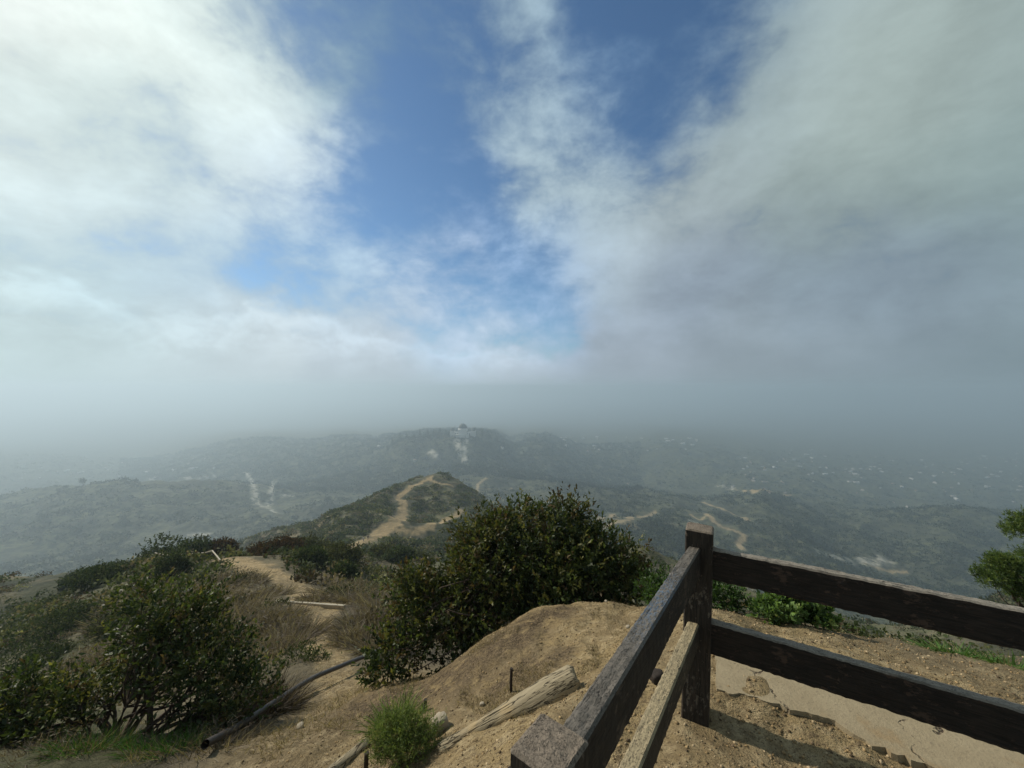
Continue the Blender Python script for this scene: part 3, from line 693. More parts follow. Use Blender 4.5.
# ------------------------------------------------------------------ dry brush
TW = [(.17, .14, .115), (.12, .095, .075), (.22, .19, .15), (.09, .07, .055)]
def dry_bush(px, Y, rad, ht, n, label, cols=TW, name="dry_brush", wd=None, group="dry bushes along the trail", lean=.95):
    p = gp(px, Y); root = empty(name, p); tag(root, label, "dry bush", group)
    blades("twig", p, n, rad, ht, wd or max(.004, Y / 385 * .9), cols, [2, 2, 1, 1][:len(cols)], lean, root=root, segs=2)
    # side twigs
    b = np.array(p); k = n
    a = norm(rng.normal(size=(k, 3)) + [0, 0, .9]); q = b + a * np.array([rad, rad, ht * .8]) * rng.uniform(.35, .95, (k, 1))
    blades("twig", p, k, rad, ht * .35, (wd or max(.004, Y / 385 * .9)) * .8, cols, [2, 2, 1, 1][:len(cols)], 1.6, bases=q, root=root, segs=1)
    for c in root.children: c['kind'] = 'stuff'
    return root
dry_bush(262, 10.5, 1.0, 0.5, 1500, "grey leafless bush left of the narrow trail above the long pipe")
dry_bush(222, 12.5, 1.4, 0.6, 1500, "pale fluffy dry bush up-slope from the grey leafless one")
dry_bush(188, 17, 2.1, 0.65, 1500, "broad straw-grey dry bush below the far handrail")
dry_bush(228, 21, 1.9, 0.5, 1300, "low dry brush patch left of the wide bend in the trail")
dry_bush(372, 9.8, 0.71, 0.60, 1200, "grey twiggy bush between the trail and the large laurel shrub")
dry_bush(362, 14.5, 1.0, 0.5, 900, "dry bush just above the low board across the trail")
dry_bush(318, 13.6, 0.62, 0.26, 700, "small dry bush behind the low board across the trail")
dry_bush(400, 13, 1.07, 0.75, 900, "tall brown dry bush left of the laurel shrub")
dry_bush(352, 19, 1.61, 0.83, 900, "dull brown brush right of the upper trail")
dry_bush(260, 4.4, 0.38, 0.38, 1100, "dark bare bush at the right side of the bottom left shrub", cols=[(.07, .055, .045), (.045, .035, .03), (.12, .10, .085)])
dry_bush(60, 3.2, 0.44, 0.12, 500, "straw and fallen twigs below the bottom left shrub")
dry_bush(215, 3.3, 0.36, 0.15, 500, "dry straw tuft beside the lower end of the dark pipe")
dry_bush(272, 8.0, 0.75, 0.4, 700, "low dry bush beside the narrow trail, nearest the small olive shrub")
dry_bush(385, 7.6, .5, .35, 700, "low dry tuft between the trail and the foot of the laurel shrub")
dry_bush(140, 24, 2.2, .8, 900, "straw coloured brush on the slope left of the far handrail")
dry_bush(100, 15, 1.5, .6, 900, "grey dry brush on the left slope behind the corner shrub")
dry_bush(250, 15.5, 1.5, .42, 1200, "fuzzy grey brush on the slope left of the board across the trail")
dry_bush(296, 9.2, .6, .45, 800, "dry twiggy bush on the left edge of the narrow trail, above the olive shrub")
dry_bush(362, 8.2, .55, .4, 700, "dry twiggy tuft on the right edge of the narrow trail")
b = shoot_bush("small_shrub", gp(302, 6.9), LB([(298,664,6.9,.36,.6),(318,668,6.9,.25,.6)]), 300, 7, .05, [(.06, .075, .035), (.09, .10, .055), (.04, .055, .025)], [2, 1, 1], M_DULL, limbs=6, trunk_r=.012, twigs=20)
tag(b, "small olive green shrub in the dirt above the dark pipe", "shrub")

# ------------------------------------------------------------------ mid-distance shrubs one can tell apart
def dome_bush(name, px, Y, rx, rz, cols, label, n=900, leaf=.22, group="shrubs on the ridge"):
    p = gp(px, Y); lobes = [(p + Vector((0, 0, rz * .45)), rx * .7, rz * .75)]
    for k in range(5):
        a = rng.uniform(0, 6.28); lobes.append((p + Vector((math.cos(a) * rx * .5, math.sin(a) * rx * .4, rz * rng.uniform(.2, .5))), rx * .45, rz * .5))
    b = shoot_bush(name, p, lobes, n, 5, leaf, cols, [3, 2, 1][:len(cols)], M_DULL, shoot_len=leaf * 2, limbs=6, trunk_r=.06, twigs=8, aspect=.6, open_=.3)
    return tag(b, label, "shrub", group)
DG = [(.030, .046, .018), (.048, .065, .026), (.07, .08, .04)]
OL = [(.05, .058, .028), (.075, .08, .04), (.035, .04, .02)]
RB = [(.06, .036, .022), (.035, .03, .016), (.09, .055, .03)]
for a in [
 ("ridge_shrub", 165, 46, 3.1, 3.0, DG, "large rounded dark green shrub on the ridge crest behind the far handrail"),
 ("ridge_shrub", 196, 43, 2.2, 1.6, DG, "low dark shrub on the crest right of the large rounded one"),
 ("ridge_shrub", 222, 44, 1.6, 1.2, RB, "small brownish shrub on the crest where the trail goes over"),
 ("ridge_shrub", 170, 27, 1.3, 1.6, DG, "dark round shrub standing below the far handrail on dry grass"),
 ("ridge_shrub", 264, 38, 1.8, 1.3, RB, "reddish brown shrub right of the trail near the crest"),
 ("ridge_shrub", 282, 36, 2.0, 1.3, RB, "dark reddish shrub beside the upper trail"),
 ("ridge_shrub", 305, 42, 2.6, 1.7, OL, "olive green shrub on the skyline right of the trail"),
 ("ridge_shrub", 310, 30, 1.4, 1.0, DG, "dark low shrub down-slope of the reddish ones"),
 ("ridge_shrub", 342, 34, 2.0, 1.3, OL, "broad olive shrub in the middle of the ridge flank"),
 ("ridge_shrub", 345, 27, 1.0, 1.1, DG, "small nearly black shrub amid the brown brush"),
 ("ridge_shrub", 328, 46, 2.2, 1.3, OL, "olive shrub hiding the start of the lower fire road"),
 ("ridge_shrub", 384, 62, 2.4, 1.2, OL, "dark shrub beside the two hikers"),
 ("ridge_shrub", 400, 60, 2.4, 1.3, DG, "dark shrub right of the one by the hikers"),
 ("ridge_shrub", 418, 68, 2.8, 1.4, OL, "dark shrub below the branching of the fire road"),
 ("ridge_shrub", 60, 24, 2.6, 1.0, DG, "wide dark green shrub on the left slope above the corner shrub"),
 ("ridge_shrub", 20, 20, 2.4, .9, DG, "dark green shrub at the photo's left edge half way down the slope"),
 ("ridge_shrub", 105, 33, 2.4, 1.0, DG, "dark green shrub higher on the left slope"),
 ("ridge_shrub", 88, 50, 2.4, 1.0, DG, "dark shrub on the left skyline of the slope"),
 ("ridge_shrub", 120, 20, 1.6, .9, OL, "dull olive shrub behind the top of the corner shrub"),
]: dome_bush(*a, n=1500, leaf=max(.08, a[2] / 385 * 1.9))

# ------------------------------------------------------------------ scrub and woods that read as one mass
def interp_grid(u, v):
    i = np.clip(v.astype(int), 0, NR - 2); j = np.clip(u.astype(int), 0, NC - 2)
    return i, j
def scatter(name, n, y0, y1, rmin, rmax, leaves, cols, wts, label, pxr=(-160, 1180), hgt=.7, cond=None, leafk=.30):
    px = rng.uniform(*pxr, n * 4); Y = np.exp(rng.uniform(math.log(y0), math.log(y1), n * 4))
    az = np.arctan((px - 512) / F); r = np.log(Y / np.cos(az)); c = np.round(np.interp(az, AZ, np.arange(NC))).astype(int)
    P_, K = [], 0
    for i in range(len(px)):
        j = np.searchsorted(LR[:, c[i]], r[i]); j = min(j, NR - 1)
        if (D2 if 90 < Y[i] else DIRT)[j, c[i]] > (.5 if 90 < Y[i] else .28) or PALE[j, c[i]] > .3: continue
        jj = max(j, 1); l0, l1 = LR[jj - 1, c[i]], LR[jj, c[i]]; tj = min(max((r[i] - l0) / (l1 - l0), 0), 1)
        rh = math.exp(r[i]); x, y = rh * math.sin(az[i]), rh * math.cos(az[i]); z = GZ[jj - 1, c[i]] * (1 - tj) + GZ[jj, c[i]] * tj
        # only where land faces the viewpoint, or on a crest
        e = (z - EYE + 6) / RHO[j, c[i]]
        if j > 3 and ((GZ[1:j, c[i]] - EYE) / RHO[1:j, c[i]]).max() > e: continue
        if cond is not None and not cond(px[i], Y[i], x, y): continue
        P_.append((x, y, z)); K += 1
        if K >= n: break
    P_ = np.array(P_); n = len(P_)
    s = rng.uniform(rmin, rmax, n) ** 1.0
    cc = pick_cols(n, cols, wts, .25)
    d = norm(rng.normal(size=(n, leaves, 3))); d[..., 2] = np.abs(d[..., 2]) * 1.0 - .1
    lump = 1 + .3 * np.sin(d[..., :1] * 4 + cc[:, None, :1] * 90) * np.sin(d[..., 1:2] * 5)
    q = P_[:, None] + d * np.array([1, 1, hgt]) * s[:, None, None] * rng.uniform(.55, 1, (n, leaves, 1)) * lump
    ld = norm(d + rng.normal(size=d.shape) * .8)
    v, f = leaf_quads(q.reshape(-1, 3), ld.reshape(-1, 3), np.repeat(s, leaves) * leafk * rng.uniform(.6, 1.3, n * leaves), .75, .2)
    col = np.repeat(cc, leaves, 0) * (1 + rng.normal(size=(n * leaves, 1)) * .2)
    me = mesh_np(name, v, f, False, {'tint': np.repeat(np.clip(col, .004, 1), 4, 0)})
    return tag(link(name, me, None, M_DULL), label, 'vegetation', None, 'stuff')
MIX = [(.042, .056, .024), (.075, .085, .038), (.115, .115, .060), (.135, .110, .072), (.070, .050, .032)]
scatter("undergrowth", 420, 8, 26, .28, .7, 150, [(.05, .055, .028), (.13, .105, .075), (.09, .075, .05), (.035, .045, .02)], [2, 2, 2, 2], "low brush covering the near slopes", leafk=.16)
scatter("rim_plants", 420, 3.3, 9, .05, .20, 60, [(.05, .075, .025), (.10, .10, .05), (.14, .115, .07), (.04, .055, .022)], [3, 2, 2, 2], "low weeds and brush on the slope just past the fence", pxr=(690, 1150), leafk=.2)
scatter("scrub", 2200, 24, 110, .5, 1.3, 70, MIX, [4, 3, 2, 1.5, 1], "chaparral scrub on the near ridge", leafk=.24)
scatter("hillside_scrub", 8000, 100, 460, .9, 2.8, 44, MIX, [4, 3, 1.5, .6, .3], "chaparral scrub on the trail hill", leafk=.34)
def woods(px, Y, x, y): return gnoise(np.array([x / 140]), np.array([y / 140]))[0] > -.25
scatter("forest", 14000, 960, 2000, 4.0, 8.5, 18, [(.016, .026, .014), (.026, .035, .018)], [3, 2], "dark forest covering the observatory hill", pxr=(120, 640), hgt=1.1, leafk=.45)
scatter("valley_woods", 9000, 430, 1100, 1.8, 4.2, 14, [(.020, .032, .016), (.036, .048, .022), (.08, .088, .04)], [4, 2, 1], "trees and thickets in the hazy valley at the right", pxr=(560, 1150), hgt=.9, leafk=.5)
scatter("woods", 13000, 450, 2000, 3.0, 7.0, 16, [(.018, .028, .015), (.028, .037, .019), (.042, .047, .026)], [3, 2, 1], "dark woods on the far hills", hgt=.9, cond=woods, leafk=.5)
#@@P3

# ------------------------------------------------------------------ timber, pipe, stakes along the near trail
def log_mat():
    m = bpy.data.materials.new("old_log"); m.use_nodes = True; g = NT(m.node_tree)
    out = g.n('ShaderNodeOutputMaterial'); bs = g.n('ShaderNodeBsdfPrincipled'); g.l(bs.outputs[0], out.inputs[0])
    oc = g.n('ShaderNodeTexCoord').outputs['Object']
    gr = g.noise(g.v('MULTIPLY', oc, (2.2, 26, 26)), 2.2, 6, .65, 1.0); cr = g.noise(g.v('MULTIPLY', oc, (1.0, 9, 9)), 2.4, 4, .6, .8); bl = g.noise(oc, 7, 4)
    c = g.mix(gr, (.15, .12, .075), (.40, .335, .225)); c = g.mix(g.ramp(bl, .5, .7), c, (.34, .26, .15))
    crack = g.ramp(g.m('ABSOLUTE', g.m('SUBTRACT', cr, .5)), .0, .022, 1, 0)
    c = g.mix(g.m('MULTIPLY', crack, .9), c, (.03, .022, .015)); g.l(c, bs.inputs['Base Color'])
    bs.inputs['Roughness'].default_value = .9; bs.inputs['Specular IOR Level'].default_value = .15
    g.l(g.bump(g.m('SUBTRACT', g.m('MULTIPLY', gr, .5), crack), 1.0, .012), bs.inputs['Normal'])
    return m
M_LOG = log_mat()
M_PLANK = wood_mat("grey_plank", (.30, .25, .18), (.22, .18, .13), (.42, .37, .28), 1.3)
M_IRON = plain_mat("rusty_iron", (.035, .027, .022), .75, (60, .002))
M_PIPE = plain_mat("old_pipe", (.060, .048, .040), .5, (25, .002), .3, .5, .1)
M_CONC = plain_mat("old_concrete", (.33, .28, .21), .95, (35, .01), .35)

def rough_log(name, pts, radii, squash, mat, label, cat, group=None):
    """a log lying along world points"""
    a, b = Vector(pts[0]), Vector(pts[-1]); x = (b - a).normalized(); y = Vector((0, 0, 1)).cross(x).normalized(); z = x.cross(y)
    M = Matrix(((x.x, y.x, z.x, 0), (x.y, y.y, z.y, 0), (x.z, y.z, z.z, 0), (0, 0, 0, 1))); M.translation = a
    Mi = M.inverted(); n = 60; S = 28; bm = bmesh.new(); rings = []
    loc = [Mi @ Vector(p) for p in pts]; tk = np.linspace(0, 1, len(pts)); sd_ = random.random() * 50
    for k in range(n + 1):
        t = k / n; c = [np.interp(t, tk, [q[i] for q in loc]) for i in range(3)]; r = np.interp(t, tk, radii)
        if k in (0, n): r *= .9
        ring = []
        for i in range(S):
            an = i / S * 2 * math.pi
            nz = 1 + .14 * gnoise(np.array([math.cos(an) * 1.4 + sd_ + t]), np.array([math.sin(an) * 1.4 + t * 2.5]))[0] + .07 * gnoise(np.array([an * 3.5]), np.array([t * 5 + sd_]))[0]
            ring.append(bm.verts.new((c[0] + (random.uniform(-.3, .3) * r if k in (0, n) else 0), c[1] + math.cos(an) * r * nz, c[2] + math.sin(an) * r * squash * nz)))
        rings.append(ring)
    for r0, r1 in zip(rings[:-1], rings[1:]):
        for i in range(S): j = (i + 1) % S; bm.faces.new((r0[i], r0[j], r1[j], r1[i]))
    for r, s in ((rings[0], -1), (rings[-1], 1)):
        c = bm.verts.new((sum(v.co.x for v in r) / S + s * .01, sum(v.co.y for v in r) / S, sum(v.co.z for v in r) / S))
        for i in range(S): j = (i + 1) % S; bm.faces.new((r[i], r[j], c))
    bmesh.ops.recalc_face_normals(bm, faces=bm.faces)
    o = bm_obj(name, bm, mat, None, True); o.matrix_basis = M
    return tag(o, label, cat, group)
def on(px, py, ymin=1.5, dz=0.0):
    h_ = hit(px, py, ymin); h_.z += dz; return h_
pts = [on(440, 750, 2.2, .0), on(576, 688, 2.2, .05)]; pts = [pts[0].lerp(pts[1], t) for t in (0, .25, .5, .75, 1)]
rough_log("weathered_log", pts, [.036, .055, .074, .098, .104], .85, M_LOG, "pale weathered log with a dark split end, edging the dirt trail", "log")
pts = [on(300, 800, 1.8, .01), on(335, 772, 1.8, .02), on(368, 746, 1.8, .03)]
rough_log("trail_edge_log", pts, [.04, .04, .036], .8, M_LOG, "short weathered log edging the trail at the bottom, left of the feathery shrub", "log")
# pipe
pp = [on(205, 757, 2.2, .10), on(240, 738, 2.2, .12), on(285, 708, 2.4, .15), on(310, 692, 2.4, .16), on(345, 675, 2.4, .16), on(372, 662, 2.4, .15), on(410, 640, 2.4, .16)]
pp = [np.array(p) for p in pp]; tk = np.linspace(0, 1, len(pp)); tq = np.linspace(0, 1, 50)
path = np.stack([pchip(tk, np.array([p[i] for p in pp]), tq) for i in range(3)], 1)
v, f = tube_pts(path, .030, .030, 14); o = link("pipe", mesh_np("pipe", v, f, True), None, M_PIPE)
tag(o, "long dark bent pipe lying down the slope below the laurel shrub", "pipe")
def stake(px, py, h, r, label, ymin=2.0):
    p = on(px, py, ymin); v, f = tube_pts([p + Vector((0, 0, -.1)), p + Vector((0, 0, h * .5)), p + Vector((.004, 0, h - .004)), p + Vector((.004, 0, h))], r, r * .96, 10)
    bmx = bmesh.new(); vs = [bmx.verts.new(c) for c in v]
    for q in f: bmx.faces.new([vs[i] for i in q])
    bmx.faces.new(vs[-10:]); o = bm_obj("iron_stake", bmx, M_IRON)
    tag(o, label, "stake", "iron stakes holding the trail logs")
stake(511, 692, .17, .011, "thin iron stake standing behind the middle of the weathered log")
stake(425, 712, .10, .014, "short iron stake in the dark soil behind the feathery shrub")
stake(366, 772, .12, .014, "iron stake at the end of the short edging log")
stake(509, 792, .10, .010, "iron stake at the bottom edge, left of the near fence post", 1.2)
# block, stones, stub
def stone(name, p, s, label, cat, mat, rz=0.0, boxy=.6, parent=None):
    bm = bmesh.new(); bmesh.ops.create_icosphere(bm, subdivisions=3, radius=1)
    for v in bm.verts:
        c = v.co.copy(); mx_ = max(abs(c.x), abs(c.y), abs(c.z)); c = c * (1 - boxy) + (c / mx_) * boxy
        nz = 1 + .13 * gnoise(np.array([c.x * 1.7 + p[0] * 9]), np.array([c.y * 1.7 + c.z * 2.1 + p[1] * 9]))[0]
        v.co = Vector((c.x * s[0], c.y * s[1], c.z * s[2])) * nz
    o = bm_obj(name, bm, mat, parent, True); o.location = p; o.rotation_euler = (random.uniform(-.2, .2), random.uniform(-.2, .2), rz)
    return tag(o, label, cat)
stone("concrete_block", on(440, 732, 2.2, .05), (.055, .045, .06), "broken grey concrete block at the lower end of the weathered log", "block", M_CONC, .6, .8)
stone("wood_stub", on(657, 680, 2.0, .02), (.04, .03, .028), "dark stub of wood on the dirt seen between the left fence rails", "stub", M_IRON, .3, .7)
for k, (px, py, s, lab) in enumerate([(482, 705, .018, "small white stone on the bank above the weathered log"), (628, 628, .02, "pale stone on the mound beside the top fence rail"), (606, 602, .016, "small stone on the crest of the mound"),
     (447, 745, .02, "stone at the foot of the concrete block"), (705, 722, .010, "tiny white stone at the foot of the corner post"), (300, 728, .035, "dark clod on the slope under the pipe"), (716, 628, .018, "stone on the rim behind the corner post")]):
    stone("stone", on(px, py, 1.6, s * .4), (s, s * .8, s * .6), lab, "stone", M_CONC, k, .4)

# cracked concrete slab under the fence
def slab(px_poly, label, z=.013, name="path_slab"):
    pts = [Pz(px, py, 0) for px, py in px_poly]; bm = bmesh.new(); top = []
    n = len(pts)
    for i in range(n):
        a, b = pts[i], pts[(i + 1) % n]; k = max(2, int((b - a).length / .02))
        for j in range(k):
            c = a + (b - a) * j / k; t = (gnoise(np.array([c.x * 22]), np.array([c.y * 22]))[0]) * .022
            x, y = c.x + t, c.y + t * .8
            top.append(bm.verts.new((x, y, max(z, 0) + .003 * gnoise(np.array([x * 3]), np.array([y * 3]))[0])))
    f = bm.faces.new(top); r = bmesh.ops.extrude_face_region(bm, geom=[f])
    for v in [e for e in r['geom'] if isinstance(e, bmesh.types.BMVert)]: v.co.z -= .06
    bmesh.ops.recalc_face_normals(bm, faces=bm.faces)
    o = bm_obj(name, bm, M_SLAB); o['kind'] = 'structure'
    return o
m = bpy.data.materials.new("slab"); m.use_nodes = True; g = NT(m.node_tree)
out = g.n('ShaderNodeOutputMaterial'); bs = g.n('ShaderNodeBsdfPrincipled'); g.l(bs.outputs[0], out.inputs[0])
pos = g.n('ShaderNodeNewGeometry').outputs['Position']
n1_ = g.noise(pos, 7, 6, .65); n2_ = g.noise(pos, 55, 5, .7); vo = g.n('ShaderNodeTexVoronoi', feature='DISTANCE_TO_EDGE'); vo.inputs['Scale'].default_value = 2.3
g.l(g.v('ADD', pos, g.v('SCALE', g.noise(pos, 6, 4, .6, col=True), scale=.22)), vo.inputs['Vector'])
crk = g.ramp(vo.outputs['Distance'], .004, .016, 1, 0)
crk = g.m('MULTIPLY', crk, g.ramp(n1_, .45, .6))
c = g.mix(n1_, (.215, .170, .105), (.37, .305, .20)); c = g.mix(g.ramp(n2_, .55, .72), c, (.20, .16, .11)); c = g.mix(crk, c, (.07, .05, .035)); c = g.mix(g.ramp(g.noise(pos, 3.2, 5, .65), .56, .68), c, (.27, .20, .115))
g.l(c, bs.inputs['Base Color']); bs.inputs['Roughness'].default_value = .95; bs.inputs['Specular IOR Level'].default_value = .15
g.l(g.bump(g.m('SUBTRACT', g.m('ADD', n2_, g.m('MULTIPLY', n1_, .5)), g.m('MULTIPLY', crk, 2)), .8, .006), bs.inputs['Normal']); M_SLAB = m
slab([(716, 650), (820, 676), (1030, 735), (1110, 765), (1120, 830), (1010, 800), (960, 785), (925, 766), (872, 748), (829, 721), (790, 712), (762, 701), (716, 692)], "")

# ------------------------------------------------------------------ handrails and boards on the ridge trail
def bar(name, parent, a, b, t, mat=M_PLANK): return beam(name, a, b, t, t, mat, parent, n=6, rough=.002, bev=t * .15)
def handrail(pixels, Ys, label, hgt=.8, t=.08):
    pts = [P(px, py, Y) for (px, py), Y in zip(pixels, Ys)]
    g0 = [Vector((p.x, p.y, ground(p.x, p.y))) for p in pts]
    root = empty("trail_handrail", g0[0]); tag(root, label, "handrail")
    tops = [Vector((q.x, q.y, q.z + hgt)) for q in g0]
    for a, b in zip(tops[:-1], tops[1:]): bar("rail", root, a, b, t)
    for q, tp in zip(g0, tops): bar("post", root, q - Vector((0, 0, .3)), tp + Vector((0, 0, -.02)), t * .9)
handrail([(167, 563), (186, 562), (204, 561), (212, 573), (220, 584)], [36, 35, 34, 30, 26.5], "pale wooden handrail bending down beside the far end of the near trail")
handrail([(155, 556), (166, 562)], [38, 36], "short pale rail left of the bending handrail, below the round dark shrub")
def board(px0, py0, px1, py1, Y0, Y1, label):
    a = gp(px0, Y0, .10); b_ = gp(px1, Y1, .10); root = empty("trail_board", a); tag(root, label, "board")
    beam("board", a, b_, .08, .12, M_PLANK, root, n=12, rough=.004)
    for q in (a.lerp(b_, .15), a.lerp(b_, .85)): bar("stake", root, q + Vector((0, -.08, -.2)), q + Vector((0, -.08, .12)), .04, M_IRON)
board(277, 605, 346, 612, 13.2, 12.2, "pale board laid across the near trail as a step")
board(157, 566, 172, 570, 34, 33.5, "pale plank lying in the grass below the short rail")

# ------------------------------------------------------------------ hikers
def person(loc, hgt, face, top, legs, hair, label, stride=.22):
    root = empty("person", loc, face); s = hgt / 1.75
    V_ = {'pel': (0, 0, .95, .135), 'waist': (0, 0, 1.1, .125), 'chest': (0, .01, 1.33, .155), 'neck': (0, .01, 1.5, .055), 'head': (0, .02, 1.62, .085), 'crown': (0, .01, 1.71, .075),
          'hl': (-.1, 0, .9, .095), 'kl': (-.1, stride * .6, .5, .065), 'al': (-.1, stride, .09, .045), 'tl': (-.1, stride + .16, .04, .04),
          'hr': (.1, 0, .9, .095), 'kr': (.1, -stride * .3, .5, .065), 'ar': (.1, -stride, .10, .045), 'tr': (.1, -stride + .15, .04, .04),
          'sl': (-.19, 0, 1.40, .06), 'el': (-.25, -.06, 1.12, .045), 'wl': (-.24, .06, .88, .032), 'fl': (-.235, .09, .80, .03),
          'sr': (.19, 0, 1.40, .06), 'er': (.25, .05, 1.12, .045), 'wr': (.24, .18, .90, .032), 'fr': (.235, .22, .83, .03)}
    E = ['pel waist', 'waist chest', 'chest neck', 'neck head', 'head crown', 'pel hl', 'hl kl', 'kl al', 'al tl', 'pel hr', 'hr kr', 'kr ar', 'ar tr', 'chest sl', 'sl el', 'el wl', 'wl fl', 'chest sr', 'sr er', 'er wr', 'wr fr']
    def skinned(name, keys, grow, mat, par):
        me = bpy.data.meshes.new(name); ks = [k for k in V_ if k in keys]
        ed = [(ks.index(a), ks.index(b)) for a, b in (e.split() for e in E) if a in ks and b in ks]
        me.from_pydata([tuple(c * s for c in V_[k][:3]) for k in ks], ed, [])
        o = link(name, me, par, mat); md = o.modifiers.new("skin", 'SKIN')
        for i, k in enumerate(ks):
            q = me.skin_vertices[0].data[i]; q.radius = (V_[k][3] * s * grow,) * 2; q.use_root = (i == 0)
        sb = o.modifiers.new("smooth", 'SUBSURF'); sb.levels = 1; sb.render_levels = 1
        return o
    body = skinned("body", list(V_), 1.0, plain_mat("skin", (.35, .21, .15), .6), root)
    skinned("shirt", ['pel', 'waist', 'chest', 'sl', 'el', 'sr', 'er'], 1.13, plain_mat("shirt", top, .9), root)
    skinned("trousers", ['pel', 'hl', 'kl', 'al', 'hr', 'kr', 'ar'], 1.16, plain_mat("trousers", legs, .9), root)
    bm = bmesh.new(); bmesh.ops.create_icosphere(bm, subdivisions=2, radius=.105 * s)
    for v in bm.verts: v.co.y -= .015; v.co.z = max(v.co.z, -.03)
    h_ = bm_obj("hair", bm, plain_mat("hair", hair, .8), root, True); h_.location = (0, .0, 1.675 * s)
    return tag(root, label, "person", "hikers on the fire road")
q = on(368, 540, 90); person(q, 1.78, 2.6, (.02, .02, .022), (.03, .03, .035), (.02, .015, .01), "hiker in dark clothes walking on the fire road, the right one of two")
q2 = on(363.5, 541.5, 90); person(q2, 1.68, -.6, (.65, .65, .66), (.12, .14, .18), (.05, .03, .02), "hiker in a pale top on the fire road, left of the dark-clothed one")

# ------------------------------------------------------------------ domed observatory on the far hill
M_WHITE = plain_mat("pale_wall", (.55, .53, .49), .9, (.2, .05), .08); M_COPPER = plain_mat("dark_dome", (.055, .065, .06), .6, (.5, .05), .2)
M_GLASS = plain_mat("window_dark", (.03, .035, .04), .3, (1, .01), .1, .5)
oc = on(464, 438, 1000); ocy = 1300.0; ocx = (463 - 512) / F * ocy
zb = ground(ocx, ocy) + 2
obs = empty("observatory", (ocx, ocy, zb)); obs.scale = (1.12, 1.12, 1.2); tag(obs, "pale domed observatory building on top of the far hill", "observatory")
def lathe(name, prof, segs, mat, parent, loc=(0, 0, 0), smooth=True):
    bm = bmesh.new(); rings = []
    for r, z in prof: rings.append([bm.verts.new((r * math.cos(a), r * math.sin(a), z)) for a in (2 * math.pi * i / segs for i in range(segs))])
    for r0, r1 in zip(rings[:-1], rings[1:]):
        for i in range(segs): j = (i + 1) % segs; bm.faces.new((r0[i], r0[j], r1[j], r1[i]))
    bm.faces.new(rings[-1]); o = bm_obj(name, bm, mat, parent, smooth); o.location = loc
    return o
def boxes(name, lst, mat, parent):
    bm = bmesh.new()
    for cx, cy, cz, sx, sy, sz in lst:
        r = bmesh.ops.create_cube(bm, size=1)
        for v in r['verts']: v.co = Vector((v.co.x * sx + cx, v.co.y * sy + cy, v.co.z * sz + cz))
    return bm_obj(name, bm, mat, parent)
boxes("wall", [(0, 0, 0, 62, 16, 16), (0, -4, 4, 24, 26, 24.02), (-31, 0, 2, 13, 19, 19.01), (31, 0, 2, 13, 19, 19.03), (0, -18, -4, 40, 10, 15.05)], M_WHITE, obs)
lathe("drum", [(14, 10), (14, 19), (13.2, 19.3)], 32, M_WHITE, obs, (0, -2, 0))
lathe("dome", [(13 * math.cos(a), 19.3 + 13 * math.sin(a)) for a in [i * math.pi / 2 / 10 for i in range(10)]] + [(.3, 32.4)], 32, M_COPPER, obs, (0, -2, 0))
for sx in (-1, 1):
    dm = lathe("side_dome", [(6.5, 0), (6.5, 3)] + [(6.3 * math.cos(a), 3 + 6.3 * math.sin(a)) for a in [i * math.pi / 2 / 8 for i in range(8)]] + [(.2, 9.3)], 24, M_COPPER, obs, (31 * sx, 0, 11.4))
for k in range(10):
    x = -27 + k * 6
    if abs(x) > 13: boxes("window", [(x, -8.05, 2, 2.0, .3, 8)], M_GLASS, obs)

# ------------------------------------------------------------------ houses far down the slopes
M_ROOF = [plain_mat("roof", c, .9, (.3, .05), .2) for c in ((.30, .27, .25), (.48, .46, .43), (.26, .17, .13))]
def house_proto(k):
    w_, d_, h_ = [(16, 10, 5), (24, 12, 6), (11, 9, 6)][k]
    bm = bmesh.new(); r = bmesh.ops.create_cube(bm, size=1)
    for v in r['verts']: v.co = Vector((v.co.x * w_, v.co.y * d_, v.co.z * (h_ + 8) + (h_ - 8) / 2))
    rv = [(-w_ * .54, -d_ * .57, h_ + .01), (w_ * .54, -d_ * .57, h_ + .01), (w_ * .54, d_ * .57, h_ + .01), (-w_ * .54, d_ * .57, h_ + .01), (-w_ * .50, 0, h_ + 3), (w_ * .50, 0, h_ + 3)]
    wme = bpy.data.meshes.new("wall"); bm.to_mesh(wme); bm.free(); wme.materials.append(M_WHITE)
    rme = bpy.data.meshes.new("roof"); rme.from_pydata(rv, [], [(0, 1, 5, 4), (2, 3, 4, 5), (0, 4, 3), (1, 2, 5), (3, 2, 1, 0)]); rme.materials.append(M_ROOF[k])
    return wme, rme
PRO = [house_proto(k) for k in range(3)]
M_TANW = plain_mat('tan_wall', (.33, .29, .23), .9, (.2, .05), .1); M_GREYW = plain_mat('grey_wall', (.42, .43, .43), .9, (.2, .05), .1)
DUSK = []
for k in range(3):
    q = house_proto(k); q[0].materials.clear(); q[0].materials.append((M_TANW, M_GREYW, M_TANW)[k]); DUSK.append(q)
def house(px, py, ymin, label, group, s=1.0, dim=False):
    p = hit(px, py, ymin)
    if p.y > 3300: return
    k = int(rng.integers(3)); root = empty("house", p, float(rng.uniform(0, 6.28))); root.scale = (s, s, s)
    tag(root, label, "house", group)
    for nm, me in zip(("wall", "roof"), (DUSK if dim else PRO)[k]):
        o = bpy.data.objects.new(nm, me); COL.objects.link(o); o.parent = root
